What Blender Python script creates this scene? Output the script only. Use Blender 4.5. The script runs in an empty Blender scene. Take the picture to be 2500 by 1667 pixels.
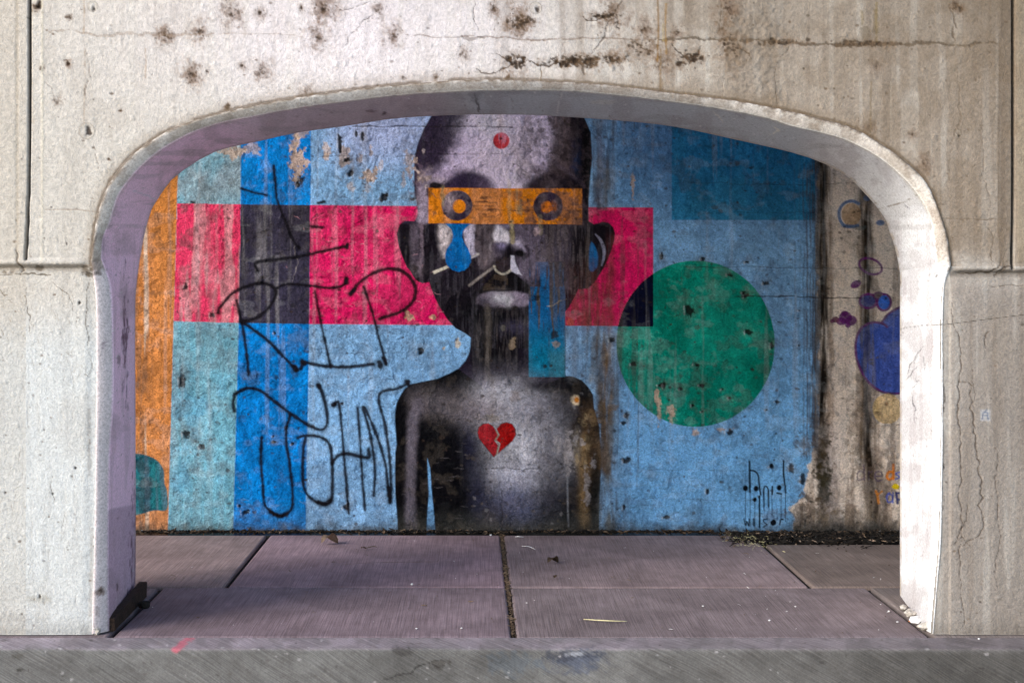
import bpy, bmesh, math, random
import numpy as np
from mathutils import Vector, Matrix

random.seed(7)
rng = np.random.default_rng(11)
sc = bpy.context.scene
col = sc.collection
R = math.radians

# ------------------------------------------------------------------ camera
F = 2925.0                  # focal length in photo pixels (2500 px wide)
VX, VY = 1157.0, 697.0      # vanishing point of the depth direction
CH = 1.6
cam_d = bpy.data.cameras.new('camera')
cam = bpy.data.objects.new('camera', cam_d); col.objects.link(cam)
cam.location = (0, 0, CH); cam.rotation_euler = (R(90), 0, 0)
cam_d.sensor_width = 36; cam_d.lens = F / 2500 * 36
cam_d.shift_x = (1250 - VX) / 2500
cam_d.shift_y = -(833.5 - VY) / 2500
cam_d.clip_end = 500; cam_d.clip_start = 0.05
sc.camera = cam

# ------------------------------------------------------------------ light
SUN_DIR = Vector((-0.83, -0.48, 0.47)).normalized()     # towards the sun
w = bpy.data.worlds.new('World'); sc.world = w; w.use_nodes = True
nt = w.node_tree; nt.nodes.clear()
sky = nt.nodes.new('ShaderNodeTexSky'); sky.sky_type = 'NISHITA'; sky.sun_disc = False
sky.sun_elevation = math.asin(SUN_DIR.z)
sky.sun_rotation = math.atan2(SUN_DIR.x, SUN_DIR.y)
bg = nt.nodes.new('ShaderNodeBackground'); bg.inputs[1].default_value = 0.15
wo = nt.nodes.new('ShaderNodeOutputWorld')
nt.links.new(sky.outputs[0], bg.inputs[0]); nt.links.new(bg.outputs[0], wo.inputs[0])
sl = bpy.data.lights.new('sun', 'SUN'); sl.energy = 1.75; sl.angle = R(24); sl.color = (1.0, 0.98, 0.965)
so = bpy.data.objects.new('sun', sl); col.objects.link(so)
so.rotation_euler = SUN_DIR.to_track_quat('Z', 'Y').to_euler()
so.location = (-6, -4, 5)
vs = sc.view_settings
vs.view_transform = 'Standard'; vs.look = 'None'; vs.gamma = 1; vs.exposure = 1.20
try: vs.use_curve_mapping = False
except Exception: pass
sc.cycles.use_denoising = True
sc.cycles.max_bounces = 6; sc.cycles.diffuse_bounces = 4

# ------------------------------------------------------------------ helpers
def s2l(c):
    c = np.array(c, float) / 255.0
    return np.where(c <= 0.04045, c / 12.92, ((c + 0.055) / 1.055) ** 2.4)

YF, YT, YM = 5.5, 6.2, 7.8          # front face, back face of the arch wall, mural wall
def P2W(x, y, Y):
    return ((x - VX) * Y / F, Y, CH - (y - VY) * Y / F)
def floorP(x, y, z=0.0):
    Y = (CH - z) * F / (y - VY)
    return Vector(((x - VX) * Y / F, Y, z))

TAB = rng.random((256, 256)).astype(np.float32)
def vn(x, y, seed=0):
    x = x + seed * 17.31; y = y + seed * 9.77
    xi = np.floor(x).astype(np.int64); yi = np.floor(y).astype(np.int64)
    fx = (x - xi).astype(np.float32); fy = (y - yi).astype(np.float32)
    fx = fx * fx * (3 - 2 * fx); fy = fy * fy * (3 - 2 * fy)
    x0 = xi & 255; x1 = (xi + 1) & 255; y0 = yi & 255; y1 = (yi + 1) & 255
    a = TAB[x0, y0]; b = TAB[x1, y0]; c = TAB[x0, y1]; d = TAB[x1, y1]
    return (a + (b - a) * fx) * (1 - fy) + (c + (d - c) * fx) * fy
def fbm(x, y, sx, sy=None, o=4, seed=0):
    sy = sy or sx
    t = 0; a = 0.5; n = 0
    for i in range(o):
        t = t + a * vn(x / sx * 2 ** i, y / sy * 2 ** i, seed + i * 3); n += a; a *= 0.5
    return t / n
def ss(a, b, x):
    t = np.clip((x - a) / (b - a), 0, 1)
    return t * t * (3 - 2 * t)
def spl(pts, n=8):
    p = np.array(pts, float)
    q = np.vstack([2 * p[0] - p[1], p, 2 * p[-1] - p[-2]])
    out = []
    for i in range(1, len(q) - 2):
        t = np.linspace(0, 1, n, endpoint=False)[:, None]
        a, b, c, d = q[i - 1], q[i], q[i + 1], q[i + 2]
        out.append(0.5 * ((2 * b) + (-a + c) * t + (2 * a - 5 * b + 4 * c - d) * t ** 2 + (-a + 3 * b - 3 * c + d) * t ** 3))
    out.append(p[-1:])
    return np.vstack(out)

class Canvas:
    """paint and relief evaluated at surface points, in photo-plane coordinates of that wall"""
    def __init__(s, X, Y, base):
        s.X, s.Y = X.ravel(), Y.ravel()
        s.C = np.tile(s2l(base), (s.X.size, 1)); s.H = np.zeros(s.X.size); s.ID = np.zeros(s.X.size, np.int32)
        s.n1 = fbm(s.X, s.Y, 14, 14, 4, 1); s.n2 = fbm(s.X, s.Y, 5, 5, 2, 5); s.nv = fbm(s.X, s.Y, 9, 160, 3, 9)
    def sel(s, x0, y0, x1, y1):
        return np.nonzero((s.X > x0) & (s.X < x1) & (s.Y > y0) & (s.Y < y1))[0]
    def dist(s, i, P, closed=False):
        px, py = s.X[i], s.Y[i]; d = np.full(i.size, 1e9); side = np.zeros(i.size, bool); T = np.zeros(i.size)
        n = len(P); m = n if closed else n - 1
        for k in range(m):
            ax, ay = P[k]; bx, by = P[(k + 1) % n]
            vx, vy = bx - ax, by - ay; L = vx * vx + vy * vy + 1e-9
            t = np.clip(((px - ax) * vx + (py - ay) * vy) / L, 0, 1)
            dd = (px - ax - t * vx) ** 2 + (py - ay - t * vy) ** 2
            u = dd < d
            d[u] = dd[u]; T[u] = ((k + t) / m)[u]
            if closed and ay != by:
                cr = ((ay > py) != (by > py)) & (px < vx * (py - ay) / (by - ay) + ax)
                side ^= cr
        return np.sqrt(d), side, T
    def put(s, i, m, c, relief=0.0, id=None):
        c = s2l(c) if c is not None else None
        m = np.clip(m, 0, 1)
        if c is not None: s.C[i] = s.C[i] * (1 - m[:, None]) + c * m[:, None]
        if relief: s.H[i] += relief * m
        if id is not None: s.ID[i[m > 0.5]] = id
    def poly(s, P, c, soft=1.3, a=1.0, rough=0.0, wear=None, relief=0, id=None, smooth=False):
        P = spl(list(P) + [P[0]], 6)[:-1] if smooth else np.array(P, float)
        i = s.sel(P[:, 0].min() - 12, P[:, 1].min() - 12, P[:, 0].max() + 12, P[:, 1].max() + 12)
        if not i.size: return i, np.zeros(0)
        d, ins, _ = s.dist(i, P, True); sd = np.where(ins, d, -d) + rough * (s.n1[i] - 0.5)
        m = ss(-soft, soft, sd)
        ma = m * a
        if wear is not None: ma = ma * wear[i]
        s.put(i, ma, c, relief)
        if id is not None: s.ID[i[m > 0.5]] = id
        return i, m
    def rect(s, x0, y0, x1, y1, c, **k):
        return s.poly([(x0, y0), (x1, y0), (x1, y1), (x0, y1)], c, **k)
    def ell(s, cx, cy, rx, ry, c, soft=1.3, a=1.0, rot=0, rough=0, relief=0, id=None, wear=None, inner=None):
        r = max(rx, ry) + 8 + abs(rough)
        i = s.sel(cx - r, cy - r, cx + r, cy + r)
        if not i.size: return
        dx, dy = s.X[i] - cx, s.Y[i] - cy
        if rot: dx, dy = dx * math.cos(rot) + dy * math.sin(rot), -dx * math.sin(rot) + dy * math.cos(rot)
        q = np.sqrt((dx / rx) ** 2 + (dy / ry) ** 2); sd = (1 - q) * min(rx, ry) + rough * (s.n1[i] - 0.5)
        m = ss(-soft, soft, sd)
        if inner is not None:
            q2 = np.sqrt(((dx - inner[0]) / inner[2]) ** 2 + ((dy - inner[1]) / inner[3]) ** 2)
            m = m * ss(-soft, soft, (q2 - 1) * min(inner[2:]))
        ma = m * a * (1 if wear is None else wear[i])
        s.put(i, ma, c, relief)
        if id is not None: s.ID[i[m > 0.5]] = id
    def glow(s, cx, cy, rx, ry, c, a=1.0, rot=0, mask=None, p=1.0, grain=0.0):
        r = max(rx, ry) * 2.2
        i = s.sel(cx - r, cy - r, cx + r, cy + r)
        if not i.size: return
        dx, dy = s.X[i] - cx, s.Y[i] - cy
        if rot: dx, dy = dx * math.cos(rot) + dy * math.sin(rot), -dx * math.sin(rot) + dy * math.cos(rot)
        q = (dx / rx) ** 2 + (dy / ry) ** 2
        m = np.exp(-q ** p) * a
        if grain: m = m * np.clip(1 + grain * (s.n2[i] - 0.5) + grain * (s.n1[i] - 0.5), 0, 2)
        if mask is not None: m = m * mask[i]
        s.put(i, m, c)
    def stroke(s, P, wd, c, a=1.0, soft=1.5, smooth=True, jit=0.0, relief=0, id=None, taper=False, mask=None):
        P = spl(P, 6) if (smooth and len(P) > 2) else np.array(P, float)
        i = s.sel(P[:, 0].min() - wd * 2 - 12, P[:, 1].min() - wd * 2 - 12, P[:, 0].max() + wd * 2 + 12, P[:, 1].max() + wd * 2 + 12)
        if not i.size: return
        d, _, T = s.dist(i, P)
        hw = wd / 2
        if jit: d = d + jit * (s.n1[i] - 0.5) + jit * 0.7 * (s.n2[i] - 0.5)
        if taper: hw = hw * (0.35 + 0.65 * np.sin(np.pi * np.clip(T, 0.02, 0.98)))
        m = ss(hw + soft, hw - soft, d) * a
        if mask is not None: m = m * mask[i]
        s.put(i, m, c, relief)
        if id is not None: s.ID[i[m > 0.5 * a]] = id
    def blot(s, cx, cy, rx, ry, c, a=1.0, rough=1.0, relief=0, edge=0.35, id=None):
        r = 1.9 * max(rx, ry)
        i = s.sel(cx - r, cy - r, cx + r, cy + r)
        if not i.size: return
        q = np.sqrt(((s.X[i] - cx) / rx) ** 2 + ((s.Y[i] - cy) / ry) ** 2)
        q = q + rough * (s.n1[i] - 0.5) * 1.6 + rough * (s.n2[i] - 0.5) * 0.9
        s.put(i, ss(1 + edge, 1 - edge, q) * a, c, relief, id)
    def jagged(s, P, wd, c, a=0.9, amp=6, relief=-0.002, seed=0, taper=True, soft=1.2):
        """hairline crack: a polyline roughened by midpoint jitter"""
        r = random.Random(seed + len(P) * 31 + int(P[0][0]))
        pts = [tuple(p) for p in P]
        for _ in range(3):
            q = [pts[0]]
            for u, v in zip(pts, pts[1:]):
                L = math.hypot(v[0] - u[0], v[1] - u[1]); k = min(amp, L * 0.16)
                q.append(((u[0] + v[0]) / 2 + r.uniform(-k, k), (u[1] + v[1]) / 2 + r.uniform(-k, k))); q.append(v)
            pts = q
        s.stroke(pts, wd, c, a=a, soft=soft, smooth=False, jit=wd * 0.8, relief=relief, taper=taper)

def tag(o, label=None, cat=None, group=None, kind=None):
    if label: o['label'] = label
    if cat: o['category'] = cat
    if group: o['group'] = group
    if kind: o['kind'] = kind
    return o
def empty(name, loc=(0, 0, 0)):
    o = bpy.data.objects.new(name, None); col.objects.link(o); o.location = loc; o.empty_display_size = 0.1
    return o
def link(name, me, mat, parent=None):
    if mat is not None and not me.materials: me.materials.append(mat)
    o = bpy.data.objects.new(name, me); col.objects.link(o)
    if parent is not None: o.parent = parent
    return o
def grid_mesh(name, V, quads, C=None, smooth=True):
    me = bpy.data.meshes.new(name)
    used, inv = np.unique(quads.ravel(), return_inverse=True)
    V = V[used].astype(np.float32); q = inv.reshape(-1, 4).astype(np.int32)
    me.vertices.add(len(V)); me.vertices.foreach_set('co', V.ravel())
    me.loops.add(q.size); me.loops.foreach_set('vertex_index', q.ravel())
    me.polygons.add(len(q)); me.polygons.foreach_set('loop_start', np.arange(0, q.size, 4, dtype=np.int32))
    me.update(calc_edges=True)
    if smooth: me.polygons.foreach_set('use_smooth', np.ones(len(q), bool))
    if C is not None:
        ca = me.color_attributes.new('Col', 'FLOAT_COLOR', 'POINT')
        c4 = np.ones((len(V), 4), np.float32); c4[:, :3] = C[used]
        ca.data.foreach_set('color', c4.ravel())
    return me
def bm_obj(name, bm, mat, parent=None, smooth=False):
    me = bpy.data.meshes.new(name); bm.normal_update(); bm.to_mesh(me); bm.free()
    if smooth:
        for p in me.polygons: p.use_smooth = True
    return link(name, me, mat, parent)
def bm_box(bm, x0, x1, y0, y1, z0, z1, bev=0, seg=2):
    r = bmesh.ops.create_cube(bm, size=1)
    vs_ = r['verts']
    for v in vs_:
        v.co = Vector(((x0 + x1) / 2 + v.co.x * (x1 - x0), (y0 + y1) / 2 + v.co.y * (y1 - y0), (z0 + z1) / 2 + v.co.z * (z1 - z0)))
    if bev:
        es = list({e for v in vs_ for e in v.link_edges})
        bmesh.ops.bevel(bm, geom=es, offset=bev, segments=seg, profile=0.6, affect='EDGES')

# ------------------------------------------------------------------ materials
def new_mat(name):
    m = bpy.data.materials.new(name); m.use_nodes = True
    n = m.node_tree; b = n.nodes['Principled BSDF']
    return m, n, b
def mapping(n, scale=(1, 1, 1), rot=(0, 0, 0), src='Object'):
    tc = n.nodes.new('ShaderNodeTexCoord'); mp = n.nodes.new('ShaderNodeMapping')
    mp.inputs['Scale'].default_value = scale; mp.inputs['Rotation'].default_value = rot
    n.links.new(tc.outputs[src], mp.inputs['Vector']); return mp
def noise(n, vec, scale, detail=4, rough=0.6):
    t = n.nodes.new('ShaderNodeTexNoise'); t.inputs['Scale'].default_value = scale
    t.inputs['Detail'].default_value = detail; t.inputs['Roughness'].default_value = rough
    n.links.new(vec.outputs[0], t.inputs['Vector']); return t
def ramp(n, src, a, b, ca=(0, 0, 0, 1), cb=(1, 1, 1, 1)):
    r = n.nodes.new('ShaderNodeValToRGB'); r.color_ramp.elements[0].position = a; r.color_ramp.elements[1].position = b
    r.color_ramp.elements[0].color = ca; r.color_ramp.elements[1].color = cb
    n.links.new(src, r.inputs[0]); return r
def mul(n, a, b, fac=1.0, mode='MULTIPLY'):
    x = n.nodes.new('ShaderNodeMix'); x.data_type = 'RGBA'; x.blend_type = mode; x.inputs[0].default_value = fac
    for s_, k in ((a, 6), (b, 7)):
        if isinstance(s_, tuple): x.inputs[k].default_value = s_
        else: n.links.new(s_, x.inputs[k])
    return x
def bump(n, src, strength, dist, prev=None):
    b = n.nodes.new('ShaderNodeBump'); b.inputs['Strength'].default_value = strength; b.inputs['Distance'].default_value = dist
    n.links.new(src, b.inputs['Height'])
    if prev is not None: n.links.new(prev.outputs[0], b.inputs['Normal'])
    return b

def wall_mat(name, fine, med, rough=0.75, speck=0.5, fine_d=0.003, med_d=0.008, spec=0.3):
    m, n, b = new_mat(name)
    at = n.nodes.new('ShaderNodeAttribute'); at.attribute_name = 'Col'
    mp = mapping(n)
    nf = noise(n, mp, 85, 6, 0.72); nm = noise(n, mp, 28, 5, 0.6); nb = noise(n, mp, 230, 3, 0.7)
    r1 = ramp(n, nf.outputs[0], 0.36, 0.60, (0.50, 0.48, 0.46, 1), (1.10, 1.10, 1.10, 1))
    c1 = mul(n, at.outputs['Color'], r1.outputs[0], speck)
    r2 = ramp(n, nb.outputs[0], 0.36, 0.60, (0.62, 0.61, 0.60, 1), (1.03, 1.03, 1.03, 1))
    c2 = mul(n, c1.outputs[2], r2.outputs[0], speck)
    n.links.new(c2.outputs[2], b.inputs['Base Color'])
    b1 = bump(n, nf.outputs[0], fine, fine_d); b2 = bump(n, nm.outputs[0], med, med_d, b1)
    n.links.new(b2.outputs[0], b.inputs['Normal'])
    b.inputs['Roughness'].default_value = rough; b.inputs['Specular IOR Level'].default_value = spec
    return m
M_mural = wall_mat('painted_plaster', 1.0, 0.9, 0.70, 0.62, fine_d=0.014, med_d=0.018, spec=0.05)
M_front = wall_mat('weathered_concrete', 0.9, 0.6, 0.85, 0.34, fine_d=0.007, med_d=0.008, spec=0.2)
M_soffit = wall_mat('smooth_painted_concrete', 0.7, 0.5, 0.75, 0.6, fine_d=0.005, med_d=0.007, spec=0.2)

def broom_mat(name, base, rot, tint=False, strength=0.8):
    m, n, b = new_mat(name)
    mp = mapping(n, (170, 4, 4) if rot else (150, 3, 3), (0, 0, 0)); mp0 = mapping(n)
    if rot:
        tc = n.nodes.new('ShaderNodeTexCoord'); cb = n.nodes.new('ShaderNodeCombineXYZ')
        wv = noise(n, mp0, 0.9, 2, 0.5); wa = n.nodes.new('ShaderNodeVectorMath'); wa.operation = 'MULTIPLY_ADD'
        wa.inputs[1].default_value = (0.16, 0.16, 0.16); n.links.new(wv.outputs['Color'], wa.inputs[0]); n.links.new(tc.outputs['Object'], wa.inputs[2])
        for k_, vec in ((0, (0.62, 0.62, 0.95)), (1, (0.75, -0.7, -0.5))):
            dt = n.nodes.new('ShaderNodeVectorMath'); dt.operation = 'DOT_PRODUCT'; dt.inputs[1].default_value = vec
            n.links.new(wa.outputs[0], dt.inputs[0]); n.links.new(dt.outputs['Value'], cb.inputs[k_])
        n.links.new(cb.outputs[0], mp.inputs['Vector'])
    nb = noise(n, mp, 1.0, 3, 0.6); nl = noise(n, mp0, 2.2, 5, 0.6); nf = noise(n, mp0, 110, 4, 0.7); nmid = noise(n, mp0, 7, 6, 0.6)
    if tint:
        oi = n.nodes.new('ShaderNodeObjectInfo'); src = oi.outputs['Color']
    else:
        at = n.nodes.new('ShaderNodeAttribute'); at.attribute_name = 'Col'; src = at.outputs['Color']
    c = mul(n, src, ramp(n, nl.outputs[0], 0.3, 0.7, (0.62, 0.59, 0.58, 1), (1.18, 1.14, 1.14, 1)).outputs[0], 0.9)
    c = mul(n, c.outputs[2], ramp(n, nb.outputs[0], 0.35, 0.66, (0.50, 0.48, 0.48, 1), (1.28, 1.28, 1.28, 1)).outputs[0], 0.62)
    c = mul(n, c.outputs[2], ramp(n, nf.outputs[0], 0.30, 0.6, (0.66, 0.66, 0.66, 1), (1.06, 1.08, 1.08, 1)).outputs[0], 0.7)
    c = mul(n, c.outputs[2], ramp(n, nmid.outputs[0], 0.32, 0.62, (0.76, 0.74, 0.73, 1), (1.08, 1.08, 1.08, 1)).outputs[0], 0.7)
    n.links.new(c.outputs[2], b.inputs['Base Color'])
    b1 = bump(n, nb.outputs[0], strength, 0.003); b2 = bump(n, nf.outputs[0], 0.4, 0.002, b1)
    n.links.new(b2.outputs[0], b.inputs['Normal'])
    b.inputs['Roughness'].default_value = 0.85; b.inputs['Specular IOR Level'].default_value = 0.25
    return m
M_slab = broom_mat('broomed_concrete', None, None, True)
M_kerb = broom_mat('broomed_kerb_concrete', None, (0, R(0), R(52)), False, 1.0)

def plain_mat(name, c, rough=0.85, var=0.35, scale=40, bs=0.5, bd=0.01):
    m, n, b = new_mat(name); mp = mapping(n); t = noise(n, mp, scale, 5, 0.65)
    c = tuple(s2l(c)) if max(c) > 1 else c
    r = ramp(n, t.outputs[0], 0.3, 0.7, tuple(x * (1 - var) for x in c) + (1,), tuple(min(1, x * (1 + var)) for x in c) + (1,))
    n.links.new(r.outputs[0], b.inputs['Base Color']); b.inputs['Roughness'].default_value = rough
    b.inputs['Specular IOR Level'].default_value = 0.25
    bb = bump(n, t.outputs[0], bs, bd); n.links.new(bb.outputs[0], b.inputs['Normal'])
    return m
M_soil = plain_mat('dark_soil', (0.018, 0.014, 0.011), 1.0, 0.6, 120, 1.0, 0.01)
M_asph = plain_mat('worn_road_concrete', (0.33, 0.32, 0.305), 0.9, 0.4, 150, 0.8, 0.006)
M_deck = plain_mat('deck_concrete', (0.36, 0.34, 0.32), 0.9, 0.2, 6, 0.3, 0.01)
M_core = plain_mat('bare_concrete', (0.36, 0.34, 0.32), 0.9, 0.2, 12, 0.3, 0.01)
M_rust = plain_mat('rusty_steel', (0.030, 0.016, 0.010), 0.8, 0.7, 60, 0.8, 0.006)
M_leaf = plain_mat('dry_leaf_skin', (0.34, 0.24, 0.17), 0.8, 0.3, 90, 0.5, 0.003)
M_leafd = plain_mat('brown_leaf_skin', (0.10, 0.065, 0.04), 0.8, 0.4, 90, 0.5, 0.003)
M_straw = plain_mat('straw_skin', (0.50, 0.44, 0.24), 0.6, 0.2, 60, 0.2, 0.002)
M_white = plain_mat('pale_stone', (0.62, 0.60, 0.58), 0.8, 0.25, 60, 0.6, 0.004)
M_plast = plain_mat('broken_plaster', (0.42, 0.38, 0.33), 0.9, 0.55, 45, 1.0, 0.01)
M_orange = plain_mat('orange_peel_skin', (0.45, 0.16, 0.06), 0.8, 0.3, 80, 0.5, 0.003)

# ------------------------------------------------------------------ arch outlines (photo plane coordinates)
O_L = [(220, 1546), (226, 1360), (230, 1107), (231, 830), (230, 730), (224, 672), (219, 640)]
O_A = [(219, 640), (224, 597), (229, 560), (235, 524), (253, 470), (278, 426), (314, 383), (361, 347), (408, 318), (463, 296), (524, 278), (596, 260), (658, 248), (723, 237), (825, 222), (933, 209), (1078, 197), (1186, 193), (1295, 195), (1439, 202), (1548, 213), (1661, 228), (1758, 239), (1867, 257), (1975, 280), (2084, 311), (2156, 352), (2214, 394), (2261, 441), (2286, 491), (2308, 553), (2317, 586), (2325, 651)]
O_R = [(2325, 651), (2309, 695), (2303, 803), (2304, 1000), (2300, 1288), (2290, 1420), (2279, 1546)]
F_L = [(260, 1546), (258, 1360), (262, 1107), (270, 984), (270, 839), (266, 713), (256, 660), (246, 630)]
F_A = [(246, 630), (249, 586), (260, 555), (266, 542), (285, 481), (314, 437), (347, 401), (397, 361), (470, 322), (542, 298), (614, 284), (687, 269), (759, 257), (850, 245), (970, 231), (1150, 220), (1295, 218), (1403, 221), (1548, 235), (1675, 251), (1758, 264), (1867, 285), (1939, 307), (2040, 331), (2100, 355), (2156, 388), (2210, 434), (2246, 477), (2272, 524), (2283, 586), (2290, 651)]
F_R = [(2290, 651), (2287, 695), (2287, 803), (2286, 1000), (2283, 1288), (2278, 1420), (2271, 1546)]
B_L = [(326, 1452), (331, 1400), (331, 1107), (330, 767), (334, 687), (343, 622)]
B_A = [(343, 622), (350, 585), (358, 550), (372, 506), (387, 484), (405, 455), (434, 426), (488, 390), (542, 365), (632, 345), (723, 325), (850, 307), (970, 289), (1114, 281), (1186, 280), (1295, 281), (1403, 287), (1548, 298), (1660, 312), (1795, 341), (1903, 365), (1975, 385), (2029, 408), (2076, 437), (2109, 470), (2138, 502), (2163, 538), (2170, 560), (2185, 604), (2196, 658)]
B_R = [(2196, 658), (2197, 695), (2197, 1110), (2197, 1400), (2197, 1452)]
def resample(P, n, smooth=True):
    P = spl(P, 10) if smooth else np.array(P, float)
    d = np.r_[0, np.cumsum(np.hypot(*np.diff(P, axis=0).T))]
    t = np.linspace(0, d[-1], n)
    return np.c_[np.interp(t, d, P[:, 0]), np.interp(t, d, P[:, 1])]
def curve(L, A, Rr):
    return np.vstack([resample(L, 220)[:-1], resample(A, 620), resample(Rr, 220)[1:]])
CO, CF, CB = curve(O_L, O_A, O_R), curve(F_L, F_A, F_R), curve(B_L, B_A, B_R)

def axis(lo, hi, f0, f1, fine, coarse):
    a = list(np.arange(f0, lo, -coarse))[::-1]; b = list(np.arange(f0, f1, fine))[1:]; c = list(np.arange(b[-1] + fine, hi, coarse))
    a = a + b + c
    if a[0] > lo: a = [lo] + a
    if a[-1] < hi: a.append(hi)
    return np.array(a, float)

# ================================================================== FRONT ARCH WALL
FX0, FX1, FTOP, FBOT = -115.0, 3250.0, -739.0, 1548.0  # unseen ends cut short so more light reaches the mural
xs = axis(FX0, FX1, -30, 2530, 2.45, 45); ys = axis(FTOP, FBOT, -20, 1548, 2.45, 40)
GX, GY = np.meshgrid(xs, ys)
fc = Canvas(GX, GY, (226, 220, 213))
X, Y = fc.X, fc.Y
nbig = fbm(X, Y, 260, 260, 4, 21); nbig2 = fbm(X, Y, 120, 200, 4, 27); nst = fbm(X, Y, 22, 420, 4, 31); nsp = fbm(X, Y, 7, 7, 2, 33)

def front_base(c, X, Y, nbig, nbig2, nst):
    allp = np.arange(X.size)
    # lilac light on the middle of the spandrel, put into the colour
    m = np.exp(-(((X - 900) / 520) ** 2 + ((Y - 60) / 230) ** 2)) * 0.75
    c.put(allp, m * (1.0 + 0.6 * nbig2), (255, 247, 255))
    # browner unpainted concrete plus light falloff towards the right, both in the colour
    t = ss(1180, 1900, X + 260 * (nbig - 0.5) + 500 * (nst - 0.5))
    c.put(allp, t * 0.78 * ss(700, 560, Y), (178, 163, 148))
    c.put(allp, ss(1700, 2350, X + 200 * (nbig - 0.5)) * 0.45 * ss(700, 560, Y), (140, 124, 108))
    # right pier: greyer concrete, light falloff included in the colour
    c.put(allp, ss(2240, 2330, X) * ss(600, 720, Y + 40 * (nbig - 0.5)), (172, 163, 156))
    c.put(allp, ss(2340, 2440, X + 60 * (nbig2 - 0.5)) * ss(690, 760, Y) * 0.35, (138, 128, 120))
    # left pier: cleaner white
    c.put(allp, ss(400, 260, X) * ss(690, 900, Y + 50 * (nbig - 0.5)), (232, 235, 237))
    # vertical weather streaks
    dark = ss(0.56, 0.72, nst) * 0.30
    c.put(allp, dark * (0.35 + 0.65 * t), (128, 112, 98))
    c.put(allp, ss(0.42, 0.28, nst) * 0.20, (240, 236, 230))
    c.put(allp, ss(0.60, 0.75, nbig2) * 0.15, (170, 155, 138))
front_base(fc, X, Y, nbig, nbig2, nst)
allp = np.arange(X.size)
DK = (62, 47, 36); BR = (98, 76, 56)
# rough, unplastered patches on the right
roughm = ss(1740, 1800, X + 40 * (fc.n1 - 0.5)) * ss(1960, 1890, X + 60 * (fc.n1 - .5)) * ss(560, 500, Y) * ss(0.35, 0.55, nbig2 + 0.1)
fc.put(allp, roughm * 0.35, (120, 104, 88))
rgt = ss(1300, 2100, X)
# relief
fc.H += 0.006 * (fbm(X, Y, 160, 160, 4, 41) - 0.5) + 0.0028 * (fbm(X, Y, 26, 26, 4, 43) - 0.5) * (0.5 + rgt * .5)
fc.H += roughm * 0.010 * (fbm(X, Y, 9, 9, 3, 47) - 0.5) + ss(2350, 2440, X) * ss(600, 700, Y) * 0.0025 * (fbm(X, Y, 7, 8, 4, 49) - 0.5)
# random blow holes and specks
for k in range(750):
    x, y = random.uniform(0, 2500), random.uniform(-10, 1540); r_ = random.choice((1.6, 1.9, 2.2, 2.6, 3.2))
    fc.blot(x, y, r_ * random.uniform(0.8, 1.6), r_, random.choice((BR, DK, (120, 98, 76))), random.uniform(0.35, 0.8), 0.4, -0.0015)
for k in range(700):
    x, y = random.uniform(0, 2500), random.uniform(-10, 1540); r_ = random.uniform(2.2, 6)
    fc.blot(x, y, r_, r_ * random.uniform(0.8, 1.5), None, 1, 0.5, random.uniform(0.0012, 0.003))
# rust / mould blots (cluster of small spots round each)
BL = [(465, 180, 17, 1), (403, 88, 13, 1), (487, 77, 14, .9), (565, 35, 20, .8), (635, 30, 10, .7), (790, 22, 19, 1), (775, 92, 17, .8), (640, 175, 14, .8),
      (590, 160, 7, .7), (924, 25, 10, .7), (962, 88, 14, .9), (1205, 20, 9, .9), (1130, 130, 10, .6), (1272, 55, 22, .9), (170, 43, 5, .7), (92, 18, 9, 1), (167, 155, 5, 1), (102, 168, 5, .8),
      (140, 250, 9, .5), (266, 388, 3, .8), (295, 270, 3, .9), (1492, 36, 22, 1), (1575, 70, 16, .7), (1512, 145, 12, .7), (1655, 78, 9, .8), (1620, 150, 20, .7), (1775, 22, 20, .8), (1765, 70, 12, .5),
      (1240, 188, 8, .8), (1065, 188, 6, .8), (985, 188, 5, .5), (505, 175, 5, .7), (735, 20, 5, .6), (745, 228, 14, .5), (555, 262, 5, .8), (2330, 15, 7, .9), (2345, 22, 5, .9), (2256, 400, 14, .5), (2230, 330, 9, .5), (2140, 160, 11, .3), (2120, 315, 14, .4), (2090, 330, 10, .5)]
for (x, y, r_, a) in BL:
    fc.blot(x, y, r_ * 1.5, r_ * 1.8, (150, 118, 92), 0.50 * a, 1.3, 0, 0.95); fc.blot(x, y, r_ * 1.0, r_ * 1.2, (112, 82, 60), 0.55 * a, 1.4, 0, 0.8)
    for k in range(int(10 + r_ * 1.6)):
        an, rr = random.uniform(0, 6.28), abs(random.gauss(0, 0.95)) * r_
        q = random.uniform(1.2, 3.0) * (1.3 - 0.5 * min(1, rr / r_ / 1.5))
        fc.blot(x + rr * math.cos(an), y + 1.15 * rr * math.sin(an), q, q, random.choice((DK, BR, (74, 54, 38))), 0.6 * a, 0.9, -0.0010)
# form-tie plugs: ring with a hole
for (x, y, r_) in ((226, 16, 12), (212, 320, 19), (1308, 20, 14), (2338, 325, 8)):
    fc.ell(x, y, r_, r_, (205, 196, 180), 1.2, 0.35, relief=0.003, inner=(0, 0, r_ - 3.5, r_ - 3.5))
    fc.ell(x, y, r_ + 1.5, r_ + 1.5, BR, 1.0, 0.55, inner=(0, 0, r_, r_))
    fc.blot(x + 4, y + 5, r_ * 0.45, r_ * 0.55, DK, 0.9, 1.0, -0.006)
fc.blot(98, 14, 7, 11, DK, 0.9, 0.6, -0.006)
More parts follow.
